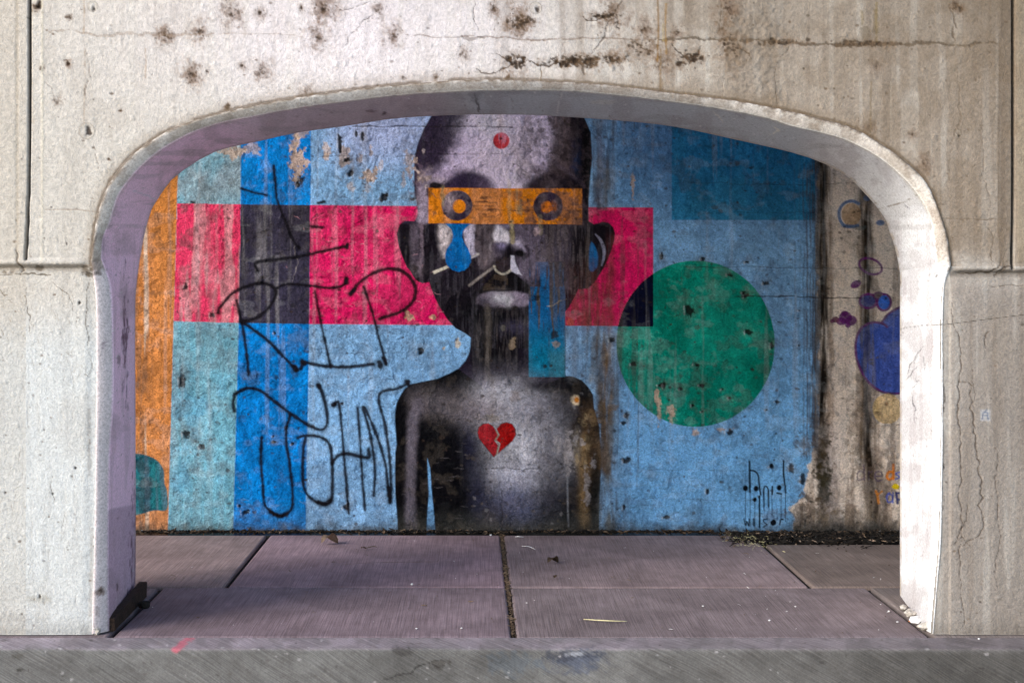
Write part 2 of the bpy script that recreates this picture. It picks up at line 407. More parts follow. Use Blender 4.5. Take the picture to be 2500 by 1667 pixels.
# horizontal board marks
fc.jagged([(120, 79), (200, 82), (300, 84), (400, 86), (480, 84), (520, 82)], 7, (150, 124, 100), 0.40, 5, -0.001, 3)
fc.jagged([(520, 84), (700, 86), (820, 88)], 2.5, (150, 125, 104), 0.4, 3, -0.001, 4)
fc.jagged([(975, 87), (1100, 92), (1250, 94), (1400, 96), (1600, 96)], 4, (120, 95, 75), 0.6, 3, -0.002, 5)
fc.jagged([(1600, 96), (1760, 98), (1900, 104), (2080, 108), (2180, 108), (2300, 106), (2440, 108)], 9, (92, 76, 60), 0.75, 4, -0.003, 6)
fc.blot(2085, 108, 70, 7, (60, 48, 36), 0.6, 0.8); fc.blot(2110, 85, 12, 22, (110, 95, 72), 0.45, 0.9); fc.blot(2138, 60, 6, 40, (120, 102, 70), 0.45, .8)
fc.jagged([(1130, 94), (1180, 93)], 9, BR, 0.5, 3, -0.002, 8)
fc.jagged([(110, 512), (235, 516)], 3, (150, 128, 105), 0.6, 2, -0.001, 9)
fc.jagged([(2310, 533), (2400, 536), (2460, 532)], 2.5, (110, 92, 74), 0.7, 2, -0.002, 10)
# big crack system above the crown
for P_, w_ in (([(1163, 168), (1180, 178), (1205, 178), (1225, 168), (1245, 160), (1262, 158)], 3.0),
               ([(1200, 132), (1220, 135), (1238, 148), (1250, 158)], 2.2),
               ([(1250, 160), (1275, 152), (1300, 151), (1318, 160), (1340, 163), (1352, 156), (1380, 152), (1420, 156), (1450, 145), (1480, 152), (1500, 146)], 4.2),
               ([(1438, 142), (1452, 120), (1470, 98), (1478, 78), (1485, 55), (1495, 38), (1512, 12), (1524, 0)], 2.4),
               ([(1425, 42), (1445, 52), (1462, 47), (1480, 44), (1496, 36), (1515, 40), (1530, 26)], 4.4),
               ([(1498, 38), (1508, 52), (1506, 68), (1515, 72)], 3), ([(1320, 160), (1322, 180), (1323, 222)], 1.6),
               ([(1640, 108), (1650, 122), (1668, 138), (1690, 148), (1712, 156)], 3.4), ([(1690, 148), (1706, 130), (1712, 112)], 3),
               ([(830, 25), (845, 25), (870, 18), (905, 5)], 1.4), ([(925, 20), (900, 45), (880, 58), (850, 90), (845, 110)], 1.5),
               ([(1158, 0), (1155, 30), (1162, 60), (1170, 75)], 1.5), ([(1540, 95), (1565, 115), (1590, 125), (1610, 140)], 2.0)):
    fc.jagged(P_, w_, (56, 42, 32), 0.92, 5, -0.003, 12)
for (x, y, rx, ry, n_) in ((1262, 150, 26, 16, 60), (1405, 150, 50, 11, 120), (1375, 158, 16, 6, 26), (1490, 145, 35, 9, 36), (1470, 42, 28, 7, 32), (1265, 50, 26, 18, 30), (1440, 150, 16, 12, 30), (1694, 140, 18, 14, 46), (1655, 150, 14, 14, 12), (1560, 120, 40, 18, 22), (1780, 120, 26, 34, 24), (1900, 104, 60, 6, 26), (2110, 108, 60, 6, 60)):
    fc.blot(x, y, rx * 1.1, ry * 1.4, (140, 112, 86), 0.55, 1.3, 0, 0.9)
    for k in range(n_):
        xx, yy = x + random.gauss(0, 0.55) * rx, y + random.gauss(0, 0.55) * ry; q = random.uniform(1.5, 4)
        fc.blot(xx, yy, q * 1.25, q, random.choice((DK, (56, 42, 30), BR)), 0.75, 1.1, -0.0014)
fc.jagged([(1424, 165), (1426, 182)], 5, DK, 0.7, 2, -.002, 2)
# rusty drips
for (x, y0, y1, w_, c_, a) in ((1606, 0, 150, 5, (150, 112, 58), .75), (1626, 10, 130, 5, (170, 132, 74), .7), (1613, 120, 226, 4, (150, 118, 72), .6), (1619, 60, 100, 3.5, (205, 182, 120), .6),
                               (1614, 195, 240, 8, (130, 104, 70), .4), (1322, 175, 222, 3, (150, 122, 72), .7), (205, 0, 80, 3, (190, 160, 128), .6), (207, 120, 300, 2, (170, 142, 112), .5), (1155, 222, 236, 3, (190, 165, 100), .7), (355, 120, 190, 2.5, (180, 148, 116), .6),
                               (2127, 200, 330, 4, (140, 118, 82), .5), (2104, 30, 60, 6, (150, 130, 88), .5), (2140, 8, 100, 6, (150, 128, 80), .45), (2175, 200, 340, 2.5, (205, 194, 178), .5), (103, 0, 560, 4, (236, 228, 212), .6), (78, 20, 300, 5, (212, 196, 176), .4)):
    fc.stroke([(x, y0), (x + random.uniform(-2, 2), (y0 + y1) / 2), (x + random.uniform(-2, 2), y1)], w_, c_, a, 1.6, jit=2.5)
# vertical edge strips beside the deep grooves
fc.rect(100, -600, 106, 640, (240, 232, 216), soft=2, a=0.5, relief=0.003)
fc.rect(38, -600, 46, 640, (196, 182, 164), soft=3, a=0.5, relief=-0.003)
fc.rect(2442, -600, 2474, 665, (110, 96, 82), soft=5, a=0.40, relief=-0.003)
fc.rect(2484, -600, 2506, 640, (196, 184, 164), soft=2, a=0.5, relief=0.004)
fc.stroke([(72, -560), (72, 300), (68, 520), (63, 632)], 6.0, (46, 34, 26), 0.95, 1.5, relief=-0.030)
fc.stroke([(2476, -560), (2474, 300), (2473, 560), (2471, 655)], 6.0, (34, 26, 20), 0.97, 1.5, relief=-0.030)
fc.stroke([(2440, 100), (2438, 560), (2452, 650), (2430, 672)], 3, (96, 80, 64), 0.5, 2, jit=3)
# cracks in the right spandrel
for P_, w_ in (([(2342, 115), (2338, 190), (2344, 220), (2338, 260), (2348, 285), (2332, 320), (2322, 350), (2318, 420), (2316, 480)], 1.8), ([(1770, 190), (1764, 236)], 2.2), ([(1900, 150), (1900, 260)], 1.8),
               ([(1925, 105), (1922, 125), (1905, 140)], 2), ([(2320, 10), (2330, 50), (2336, 70)], 3.5), ([(2332, 10), (2350, 25)], 3), ([(2326, 65), (2332, 100)], 5), ([(2390, 300), (2400, 420), (2416, 480), (2412, 530)], 1.6),
               ([(1800, 100), (1825, 130), (1835, 145)], 3), ([(1758, 0), (1760, 50), (1752, 80)], 3), ([(1773, 20), (1790, 38)], 2.5),
               ([(2412, 555), (2425, 580), (2418, 610), (2426, 640)], 2.2), ([(230, 350), (240, 400), (238, 420)], 1.2), ([(213, 130), (215, 200), (208, 250)], 1.4), ([(110, 200), (130, 230), (140, 260)], 1.5)):
    fc.jagged(P_, w_, (92, 74, 58), 0.75, 6, -0.002, 17)
# impost ledge, both sides
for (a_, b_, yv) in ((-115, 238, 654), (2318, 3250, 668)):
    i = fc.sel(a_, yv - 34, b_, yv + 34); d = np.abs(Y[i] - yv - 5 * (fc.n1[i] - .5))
    fc.H[i] -= 0.012 * np.exp(-((Y[i] - yv) / 7) ** 2)
    fc.H[i] += 0.010 * ss(yv - 26, yv - 12, Y[i]) * ss(yv - 2, yv - 10, Y[i])
    fc.put(i, np.exp(-((Y[i] - yv) / 11) ** 2) * 0.62, (120, 108, 92) if a_ < 0 else (92, 80, 66))  # shadow band of the ledge put into the colour, with dirt
    fc.H[:] += np.where((X > a_) & (X < b_) & (Y > yv), 0.006, 0)
fc.jagged([(-20, 672), (60, 668), (110, 670), (125, 671)], 3, (92, 78, 50), .8, 2, -0.003, 5)
fc.jagged([(40, 600), (44, 640), (58, 660), (50, 672)], 4.5, DK, 0.85, 4, -0.004, 6)
for (x, y, r_) in ((96, 655, 8), (30, 664, 7), (215, 660, 12), (222, 670, 8), (12, 665, 5), (240, 655, 10)):
    fc.blot(x, y, r_ * 1.3, r_ * .8, (92, 76, 56), 0.7, 1.2, -0.003)
fc.jagged([(205, 664), (225, 668), (238, 662)], 3.5, DK, .85, 4, -.004, 2)
fc.jagged([(2330, 664), (2370, 668), (2420, 662), (2438, 650), (2446, 628)], 4, (84, 68, 52), .8, 4, -.004, 2)
fc.jagged([(2426, 678), (2436, 664), (2450, 652), (2475, 650)], 4, (70, 56, 44), .8, 4, -.004, 2)
fc.jagged([(2412, 697), (2450, 698), (2500, 696)], 2, (92, 74, 58), .7, 2, -.002, 3)
# left pier cracks
for P_, w_ in (([(217, 672), (213, 720), (211, 768), (217, 820), (218, 862)], 2.2), ([(217, 862), (222, 905), (215, 918), (205, 912)], 1.8), ([(65, 700), (66, 740), (75, 770), (72, 810)], 1.8), ([(130, 690), (170, 720), (180, 760)], 1.4), ([(0, 705), (12, 722), (20, 718)], 2),
               ([(215, 1060), (219, 1085), (216, 1102)], 2.4), ([(130, 1150), (128, 1200), (133, 1230)], 1.1), ([(160, 1250), (150, 1290)], 1.1), ([(0, 795), (10, 820)], 1.1)):
    fc.jagged(P_, w_, (84, 70, 44), 0.8, 4, -0.002, 19)
for k in range(60):
    x, y = random.uniform(0, 215), random.uniform(690, 900)
    fc.jagged([(x, y), (x + random.uniform(-12, 12), y + random.uniform(8, 30))], 1.3, (160, 142, 118), 0.5, 4, -0.001, k)
for k in range(70):
    x, y = random.uniform(0, 215), random.uniform(880, 1520)
    fc.jagged([(x, y), (x + random.uniform(-6, 6), y + random.uniform(10, 60))], 1.3, (178, 172, 168), 0.55, 4, -0.0015, k)
for (x, y, r_) in ((98, 1455, 4), (130, 1205, 2.5), (55, 1497, 2), (185, 1142, 3), (14, 1202, 2.5), (195, 739, 3)):
    fc.blot(x, y, r_, r_ * 1.4, (40, 34, 28), .95, .6, -0.004)
fc.blot(105, 1460, 30, 8, (150, 140, 120), .35, 1.2); fc.blot(40, 1505, 60, 12, (170, 168, 168), .35, 1.2, 0.002)
for P_ in ([(218, 1000), (219, 1160)], [(224, 1290), (220, 1500)]):
    fc.stroke(P_, 8, (150, 128, 110), .3, 3, jit=6)
# right pier cracks
for P_, w_ in (([(2283, 776), (2288, 812), (2293, 850), (2299, 905), (2303, 985), (2297, 1012), (2296, 1055), (2300, 1100), (2304, 1140), (2301, 1200), (2297, 1260)], 4.0),
               ([(2325, 740), (2330, 800), (2341, 822), (2341, 930), (2337, 985), (2343, 1050), (2344, 1112), (2340, 1200), (2345, 1300), (2346, 1420), (2352, 1530)], 2.8),
               ([(2343, 934), (2362, 932), (2370, 940), (2372, 985), (2368, 1000), (2378, 1040), (2384, 1110), (2390, 1160), (2392, 1205), (2400, 1215), (2386, 1232), (2400, 1262), (2394, 1296), (2360, 1320), (2348, 1332)], 3.2),
               ([(2366, 1330), (2350, 1310), (2322, 1330)], 2.0), ([(2360, 1230), (2358, 1270), (2342, 1300), (2330, 1330)], 2.2), ([(2412, 810), (2402, 830), (2405, 850)], 2.5),
               ([(2375, 900), (2372, 930), (2380, 960), (2378, 1000)], 1.6), ([(2440, 1100), (2430, 1190), (2438, 1330), (2430, 1440)], 1.6)):
    fc.jagged(P_, w_, (60, 48, 40) if w_ > 3.5 else (92, 76, 64), 0.85, 5, -0.004, 23)
fc.stroke([(2190, 802), (2310, 792), (2500, 768)], 1.6, (70, 60, 52), 0.8, 0.9, smooth=False)
fc.rect(2392, 999, 2417, 1027, (196, 196, 200), soft=1.5, a=0.75, id=0)
for P_ in ([(2397, 1022), (2399, 1006), (2410, 1006), (2411, 1022)], [(2399, 1013), (2410, 1013)], [(2402, 1006), (2408, 1000)], [(2395, 1022), (2399, 1022)], [(2409, 1023), (2413, 1021)]):
    fc.stroke(P_, 2.4, (96, 116, 150), 0.8, 1.0, smooth=False)
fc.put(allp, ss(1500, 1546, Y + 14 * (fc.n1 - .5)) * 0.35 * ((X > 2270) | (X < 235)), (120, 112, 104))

dO = np.full(fc.X.size, 99.0); i_ = fc.sel(170, 140, 2370, 1560); i_ = i_[(fc.Y[i_] < 700) | (fc.X[i_] < 290) | (fc.X[i_] > 2240)]; dO[i_] = fc.dist(i_, CO[::6])[0]
fc.H = np.where(dO < 90, fc.H * ss(2, 26, dO), fc.H)
up_ = (Y < 650)
fc.put(allp, up_ * ss(7, 1, dO + 6 * (fc.n1 - .5)) * .75 * ss(.3, .5, nbig2 + .1), (96, 78, 60)); fc.put(allp, up_ * ss(34, 4, dO + 16 * (fc.n1 - .5)) * .30, (150, 128, 104))
fc.put(allp, ss(60, 20, np.abs(X - 2420)) * up_ * .25, (120, 102, 84)); fc.put(allp, (X > 2478) * up_ * .35, (150, 132, 108)); fc.put(allp, (X < 64) * .22, (190, 172, 148))
fc.put(allp, ss(2150, 2500, X) * ss(420, 0, Y) * .30, (128, 108, 86)); fc.put(allp, ss(.46, .62, fbm(X, Y, 60, 60, 4, 35)) * ss(1200, 1700, X) * up_ * .28, (134, 114, 92))  # light falloff painted into the top right corner, then brown blotches
fc.C *= np.array((1.035, 1.0, .935)) if True else 1
fc.C *= (0.74 * np.exp(0.30 * (fbm(fc.X * .8 + fc.Y * .6, fc.Y * .8 - fc.X * .6, 7, 7, 3, 77) - .5)))[:, None]
# parts of the arch wall: cut the sheet along the impost and the grooves
ny, nx = len(ys), len(xs)
V = np.c_[(X - VX) * YF / F, YF - fc.H, CH - (Y - VY) * YF / F]
keepv = np.ones(X.size, bool)
inner = np.vstack([CO * 1.0])
# everything well inside the opening is left out; the moulding covers the cut
cx_, cy_ = 1260.0, 1500.0
IN = np.array([(x + (6 if x < 600 else (-6 if x > 1900 else 0)), y + (6 if 219 < x < 2320 and y < 640 else 0)) for x, y in CO] )
IN = IN[::4]; IN = np.vstack([[(IN[0][0], 1600)], IN, [(IN[-1][0], 1600)]])
ii = fc.sel(200, 180, 2330, 1700)
_, ins, _ = fc.dist(ii, IN, True)
inside = np.zeros(X.size, bool); inside[ii] = ins
idx = np.arange(nx * ny).reshape(ny, nx)
Q = np.stack([idx[:-1, :-1], idx[1:, :-1], idx[1:, 1:], idx[:-1, 1:]], -1).reshape(-1, 4)
Q = Q[~(inside[Q].all(1))]
qx = X[Q].mean(1); qy = Y[Q].mean(1)
arch = empty('concrete_arch', (0.3, YF, 0))
tag(arch, 'pale weathered concrete wall with one wide flattened arch in front of the mural', 'archway')
def part(name, mask, parent, mat, V_, C_, label=None):
    me = grid_mesh(name, V_, Q[mask], C_); o = link(name, me, mat, parent)
    o.matrix_parent_inverse = parent.matrix_world.inverted() if False else Matrix.Translation(-parent.location)
    if label: o['label'] = label
    return o
lowL, lowR = (qy > 654) & (qx < 1200), (qy > 668) & (qx > 1200)
stripL, stripR = (qx < 70) & ~lowL & ~lowR, (qx > 2475) & ~lowL & ~lowR
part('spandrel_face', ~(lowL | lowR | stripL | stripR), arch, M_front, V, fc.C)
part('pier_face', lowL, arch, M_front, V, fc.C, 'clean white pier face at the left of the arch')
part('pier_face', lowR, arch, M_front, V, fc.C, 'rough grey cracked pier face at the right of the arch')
part('edge_pilaster', stripL, arch, M_front, V, fc.C); part('edge_pilaster', stripR, arch, M_front, V, fc.C)

# moulding and soffit lofted between the three outlines
rowsP, rowsY = [], []
nT = 9
for k in range(nT):
    t = k / (nT - 1)
    Pk = CO * (1 - t) + CF * t
    hgt = 0.022 * math.sin(math.pi * min(1, t * 1.05 + 0.12)) ** 0.7 - 0.006 * (1 - t) ** 6
    ups = ss(700, 640, Pk[:, 1])                       # full moulding on the arch, slight round-over on the piers
    yk = YF - 0.014 * (0.8 + 0.2 * ups) * min(1, t * 5) + t * (0.024 + 0.008 * (1 - ups)) + 0.008 * t ** 4 * (1 + 2 * (1 - ups))
    if k == 0: yk = yk + 0.012
    rowsP.append(Pk); rowsY.append(np.full(len(Pk), 0) + yk)
nS = 40
for k in range(1, nS + 1):
    t = k / nS
    Wf = np.c_[(CF[:, 0] - VX) / F * YF, CH - (CF[:, 1] - VY) / F * YF]; Wb = np.c_[(CB[:, 0] - VX) / F * YT, CH - (CB[:, 1] - VY) / F * YT]
    Wk = Wf * (1 - t) + Wb * t; yk = rowsY[nT - 1] * (1 - t) + YT * t
    rowsP.append(('w', Wk)); rowsY.append(np.full(len(CF), yk))
VV = []
for Pk, yk in zip(rowsP, rowsY):
    if isinstance(Pk, tuple): VV.append(np.c_[Pk[1][:, 0], yk, Pk[1][:, 1]])
    else: VV.append(np.c_[(Pk[:, 0] - VX) / F * YF, yk, CH - (Pk[:, 1] - VY) / F * YF])
VV = np.array(VV)                                        # rows x samples x 3
nr, nc = VV.shape[:2]
PX = VX + VV[..., 0] * F / VV[..., 1]; PY = VY + (CH - VV[..., 2]) * F / VV[..., 1]
soc = Canvas(PX, PY, (214, 208, 204))
sx, sy = soc.X, soc.Y; al = np.arange(sx.size)
rowid = np.repeat(np.arange(nr), nc)
isT = rowid < nT - 1
nb_ = fbm(sx, sy, 90, 90, 4, 51)
# soffit: lilac left, grey crown, strong light at the right painted white
lil = ss(820, 480, sx + 120 * (nb_ - .5))
soc.put(al, np.where(isT, 0, 1) * lil, (252, 216, 236))
soc.put(al, np.where(isT, 0, 1) * ss(500, 820, sx) * ss(1150, 1050, sx) * 0.55, (176, 150, 162))
soc.put(al, np.where(isT, 0, 1) * ss(1000, 1200, sx) * ss(2080, 1900, sx) * 0.7, (176, 182, 188))
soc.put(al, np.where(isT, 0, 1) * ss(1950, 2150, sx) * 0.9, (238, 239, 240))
soc.put(al, np.where(isT, 0, 1) * ss(400, 380, sx) * ss(1244, 1248, sy - (sx - 262) * -0.22 + 8 * (nb_ - .5)) * 0.55, (160, 138, 156))
soc.put(al, np.where(isT & (sy < 660), 1, 0) * ss(1500, 300, sx) * 0.55, (205, 196, 184))  # moulding toned greyer left, paler right, for light from the left
soc.put(al, np.where(isT & (sy < 660), 1, 0) * ss(1400, 2000, sx) * 0.55, (222, 208, 190))
soc.put(al, np.where(isT & (sy > 640) & (sx < 600), 1, 0) * 0.75, (222, 206, 204))
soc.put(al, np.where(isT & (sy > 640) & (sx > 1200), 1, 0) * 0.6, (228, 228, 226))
trim = np.where(isT & (sy < 660), 1, 0)
soc.put(al, trim * ss(.40, .62, nb_) * .45, (150, 134, 114)); soc.put(al, trim * ss(.5, .62, fbm(sx, sy, 26, 26, 3, 57)) * .40, (132, 112, 92)); soc.put(al, trim * ss(1500, 700, sx) * .30, (166, 158, 150))  # dirt patches, then the left side greyed as less lit
soc.put(al, np.where(isT & (sy < 660), 1, 0) * ss(3.5, 0.5, rowid) * ss(.25, .5, soc.n1) * .6, (120, 102, 82))
sf = np.where(isT, 0, 1)
soc.put(al, sf * ss(.50, .66, fbm(sx, sy, 50, 50, 4, 83)) * .30, (150, 136, 136)); soc.put(al, sf * ss(.54, .66, fbm(sx, sy, 120, 14, 4, 85)) * .30 * (sy < 560), (150, 144, 142)); soc.put(al, sf * ss(.54, .68, fbm(sx, sy, 8, 120, 4, 87)) * .25 * (sy > 560), (170, 150, 150))
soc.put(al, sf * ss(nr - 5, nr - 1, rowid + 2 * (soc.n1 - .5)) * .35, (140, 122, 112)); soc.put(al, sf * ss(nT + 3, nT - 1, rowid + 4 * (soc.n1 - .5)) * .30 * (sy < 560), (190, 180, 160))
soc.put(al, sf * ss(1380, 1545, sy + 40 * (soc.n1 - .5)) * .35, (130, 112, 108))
for xb in (620, 760, 930, 1090, 1250, 1420, 1590, 1760, 1900): soc.put(al, sf * ss(1.6, .4, np.abs(sx - xb - (sy - 250) * (xb - 1157) / 430.)) * .22 * (sy < 420), (90, 84, 84))
# dirt along the outer lip of the moulding, pale line along the arris
soc.put(al, np.where((rowid <= 1) & (sy < 665), 1, 0) * ss(0.30, 0.55, soc.n1) * 0.75, (84, 68, 52))
soc.put(al, np.where((rowid == 2) & (sy < 665), 1, 0) * ss(0.5, 0.62, soc.n1) * 0.5, (110, 92, 72))
soc.put(al, np.where((rowid >= nT - 1) & (rowid < nT + 1) & (sx > 700) & (sy < 520), 1, 0) * ss(0.3, 0.5, soc.n1) * .5, (236, 228, 214))
soc.put(al, np.where((rowid > nr - 4), 1, 0) * ss(0.40, 0.55, soc.n1) * .45 * ss(1500, 1900, sx), (190, 170, 140))
for P_, w_, c_ in (([(1160, 222), (1163, 245), (1168, 262), (1172, 280)], 4, (70, 62, 60)), ([(1372, 222), (1365, 250), (1358, 282)], 3, (214, 212, 208)), ([(325, 465), (350, 475), (378, 485)], 3.5, (220, 210, 224)),
                   ([(1740, 272), (1755, 285), (1765, 300)], 2.6, (225, 220, 205)), ([(1890, 310), (1902, 318), (1880, 328)], 2.6, (232, 226, 208)), ([(2145, 510), (2190, 498), (2240, 476)], 2.6, (130, 112, 80)), ([(2208, 500), (2222, 512)], 3, (70, 72, 84)),
                   ([(225, 598), (232, 598), (235, 575)], 2, (80, 66, 66)), ([(2166, 805), (2300, 792)], 1.6, (90, 84, 78)),
                   ([(2255, 845), (2240, 865), (2232, 890)], 2, (80, 76, 78)), ([(2242, 870), (2222, 892), (2214, 918)], 2, (90, 86, 86)), ([(2240, 895), (2216, 925)], 2, (90, 86, 86)), ([(2238, 920), (2235, 932), (2244, 930), (2225, 950)], 1.8, (80, 76, 78)), ([(2228, 965), (2230, 985), (2238, 1002), (2232, 1004)], 2.4, (60, 58, 64)), ([(2256, 868), (2258, 905)], 1.6, (120, 116, 118)),
                   ([(2234, 1004), (2235, 1030)], 1.2, (130, 126, 128)), ([(2281, 665), (2288, 685)], 3, (70, 62, 52)), ([(2196, 668), (2199, 690), (2195, 708)], 2.6, (90, 70, 50))):
    soc.jagged(P_, w_, c_, .8, 2, 0, 3, soft=1.0)
for k in range(90):                                        # scuffs on the left jamb
    y0 = random.gauss(800, 85) if k < 60 else random.uniform(1150, 1440)
    x0 = random.gauss(306, 4) if k < 60 else random.gauss(322, 5)
    soc.stroke([(x0, y0), (x0 + random.uniform(-3, 2), y0 + random.uniform(6, 34))], random.uniform(1.5, 3), (110, 76, 92), random.uniform(.4, .8), 1.2, jit=2)
for (x, y, rx, ry, a, c_) in ((290, 880, 5, 14, .6, (90, 78, 66)), (243, 1445, 10, 12, .75, (110, 84, 66)), (246, 1442, 3, 4, .9, (60, 44, 34)), (252, 840, 5, 10, .5, (120, 92, 108)), (237, 1490, 5, 12, .4, (110, 90, 76)), (939, 278, 5, 4, .8, (50, 36, 36)), (905, 272, 14, 3, .5, (90, 70, 74)), (1162, 235, 16, 14, .35, (90, 84, 86)), (250, 590, 4, 25, .35, (120, 104, 112)), (1470, 250, 26, 5, .5, (210, 206, 196)), (286, 1432, 2, 9, .7, (70, 48, 52)), (312, 1445, 2, 12, .7, (70, 48, 52)),
                              (2238, 440, 40, 60, .16, (200, 196, 186)), (240, 650, 16, 18, .55, (100, 86, 78)), (236, 668, 10, 5, .7, (78, 62, 50))):
    soc.blot(x, y, rx, ry, c_, a, 1.0)
for k in range(240):
    j = random.randrange(sx.size); soc.blot(sx[j], sy[j], random.uniform(1.4, 2.6), random.uniform(1.4, 2.6), random.choice(((120, 104, 96), (150, 140, 136), (235, 232, 228))), .55, .5)
mid = np.clip((rowid - nT) / 12.0, 0, 1) * np.clip((nr - 1 - rowid) / 8.0, 0, 1)
wob = 0.010 * (fbm(sx, sy, 190, 190, 3, 71) - 0.5)
VVf = VV.reshape(-1, 3).copy()
arch_z = ss(700, 620, sy); VVf[:, 2] += wob * arch_z * mid; VVf[:, 0] += wob * (1 - arch_z) * mid
trim_w = (rowid > 0) & (rowid < nT)
VVf[:, 1] += np.where(trim_w, 0.005 * (fbm(sx, sy, 60, 60, 3, 73) - .5), 0)
ix = np.arange(nr * nc).reshape(nr, nc)
def loft_quads(r0, r1): 
    return np.stack([ix[r0:r1, :-1], ix[r0:r1, 1:], ix[r0 + 1:r1 + 1, 1:], ix[r0 + 1:r1 + 1, :-1]], -1).reshape(-1, 4)
def loft(name, r0, r1, mat, label=None):
    me = grid_mesh(name, VVf, loft_quads(r0, r1), soc.C); o = link(name, me, mat, arch)
    o.matrix_parent_inverse = Matrix.Translation(-arch.location)
    if label: o['label'] = label
loft('arch_moulding', 0, nT - 1, M_soffit); loft('soffit', nT - 1, nr - 1, M_soffit, 'inner face of the arch, lilac at the left and whitened for the light at the right')

# back face, ends and top of the wall
bm = bmesh.new()
xl, xr, zt = (FX0 - VX) * YF / F, (FX1 - VX) * YF / F, CH - (FTOP - VY) * YF / F
Wb = np.c_[(CB[:, 0] - VX) / F * YT, CH - (CB[:, 1] - VY) / F * YT]
st = 12; W2 = Wb[::st]; nseg = len(W2)
def v(x, y, z): return bm.verts.new((x, y, z))
A_ = [v(x, YT, max(z, 0)) for x, z in W2]
kL, kR = 219 // st, nseg - 1 - 219 // st
for k in range(nseg - 1):
    if k < kL: o1, o2 = v(xl, YT, W2[k][1]), v(xl, YT, W2[k + 1][1])
    elif k >= kR: o1, o2 = v(xr, YT, W2[k][1]), v(xr, YT, W2[k + 1][1])
    else: o1, o2 = v(W2[k][0], YT, zt), v(W2[k + 1][0], YT, zt)
    bm.faces.new((A_[k], A_[k + 1], o2, o1))
bm.faces.new((A_[kL], v(W2[kL][0], YT, zt), v(xl, YT, zt), v(xl, YT, W2[kL][1])))
bm.faces.new((A_[kR], v(xr, YT, W2[kR][1]), v(xr, YT, zt), v(W2[kR][0], YT, zt)))
for xx in (xl, xr): bm.faces.new((v(xx, YF, 0), v(xx, YT, 0), v(xx, YT, zt), v(xx, YF, zt)))
bm.faces.new((v(xl, YF, zt), v(xr, YF, zt), v(xr, YT, zt), v(xl, YT, zt)))
o = bm_obj('wall_core', bm, M_core, arch); o.matrix_parent_inverse = Matrix.Translation(-arch.location)

# ================================================================== MURAL WALL
xs = axis(-900, 2850, 305, 2225, 1.95, 40); ys = axis(-315, 1310, 262, 1303, 1.95, 40)
GX, GY = np.meshgrid(xs, ys)
mc = Canvas(GX, GY, (124, 168, 210))
X, Y = mc.X, mc.Y; allp = np.arange(X.size)
n1, n2, nv = mc.n1, mc.n2, mc.nv
nA = fbm(X, Y, 200, 200, 4, 61); nB = fbm(X, Y, 70, 110, 4, 63); nC = fbm(X, Y, 6, 60, 3, 67); nW = fbm(X, Y, 14, 330, 3, 69); nD = fbm(X, Y, 30, 30, 4, 65)
ID = dict(field=0, orange=1, left=2, blue=3, band=4, bandL=5, bandD=6, disc=7, overlap=8, dark=9, bare=10, head=11, body=12, eyeband=13, ring=14, tear=15, dot=16, heartL=17, heartR=18, neckrect=19, spray=20, sign=21, bubble=22, teal=23, letters=24)
# --- ground colours
mc.put(allp, ss(430, 300, Y + 50 * (nA - .5)) * ss(1150, 800, X) * ss(760, 1000, X) * 0.7, (206, 212, 252))  # lilac light at the top centre put into the ground colour
mc.put(allp, ss(470, 330, Y) * ss(740, 900, X) * ss(1200, 1000, X) * 0.5, (196, 202, 246))  # second pass of that painted light
mc.put(allp, ss(1430, 1560, X) * ss(640, 420, Y) * 0.75, (72, 116, 162))  # upper right ground darker, the dimmer light there put into the colour
mc.put(allp, ss(1430, 1560, X) * ss(560, 640, Y) * ss(1250, 900, Y) * 0.4, (104, 142, 178))
mc.put(allp, ss(1430, 1560, X) * ss(750, 1050, Y) * 0.8, (112, 172, 222))
mc.poly([(432, 200), (590, 200), (586, 540), (583, 789), (569, 1310), (409, 1310), (424, 785), (433, 497)], (108, 166, 186), id=ID['left'])
mc.put(allp, ((ID_ := mc.ID) == ID['left']) * (ss(560, 440, Y) * ss(0.3, .6, nB) * .75), (148, 158, 166))
mc.put(allp, (mc.ID == ID['left']) * ss(0.42, 0.62, nW) * 0.22, (146, 164, 170)); mc.put(allp, (mc.ID == ID['left']) * ss(0.45, 0.62, nD) * 0.25, (136, 160, 168))
mc.put(allp, (mc.ID == ID['left']) * ss(0.52, 0.36, nB) * 0.45 * ss(850, 1000, Y), (98, 170, 206))
mc.poly([(589, 200), (759, 200), (759, 400), (755, 791), (746, 1310), (569, 1310), (583, 789), (588, 500)], (0, 118, 196), id=ID['blue'])
mc.put(allp, (mc.ID == ID['blue']) * ss(0.5, 0.7, nB) * 0.25, (10, 128, 200))
# darker blue rectangle at the right
mc.rect(1640, 150, 1990, 537, (30, 112, 158), id=ID['dark'], a=0.92)
mc.put(allp, (mc.ID == ID['dark']) * ss(0.5, 0.66, nB) * 0.3, (52, 132, 172))
mc.put(allp, (mc.ID == ID['dark']) * ss(420, 540, Y) * 0.35, (44, 120, 156))
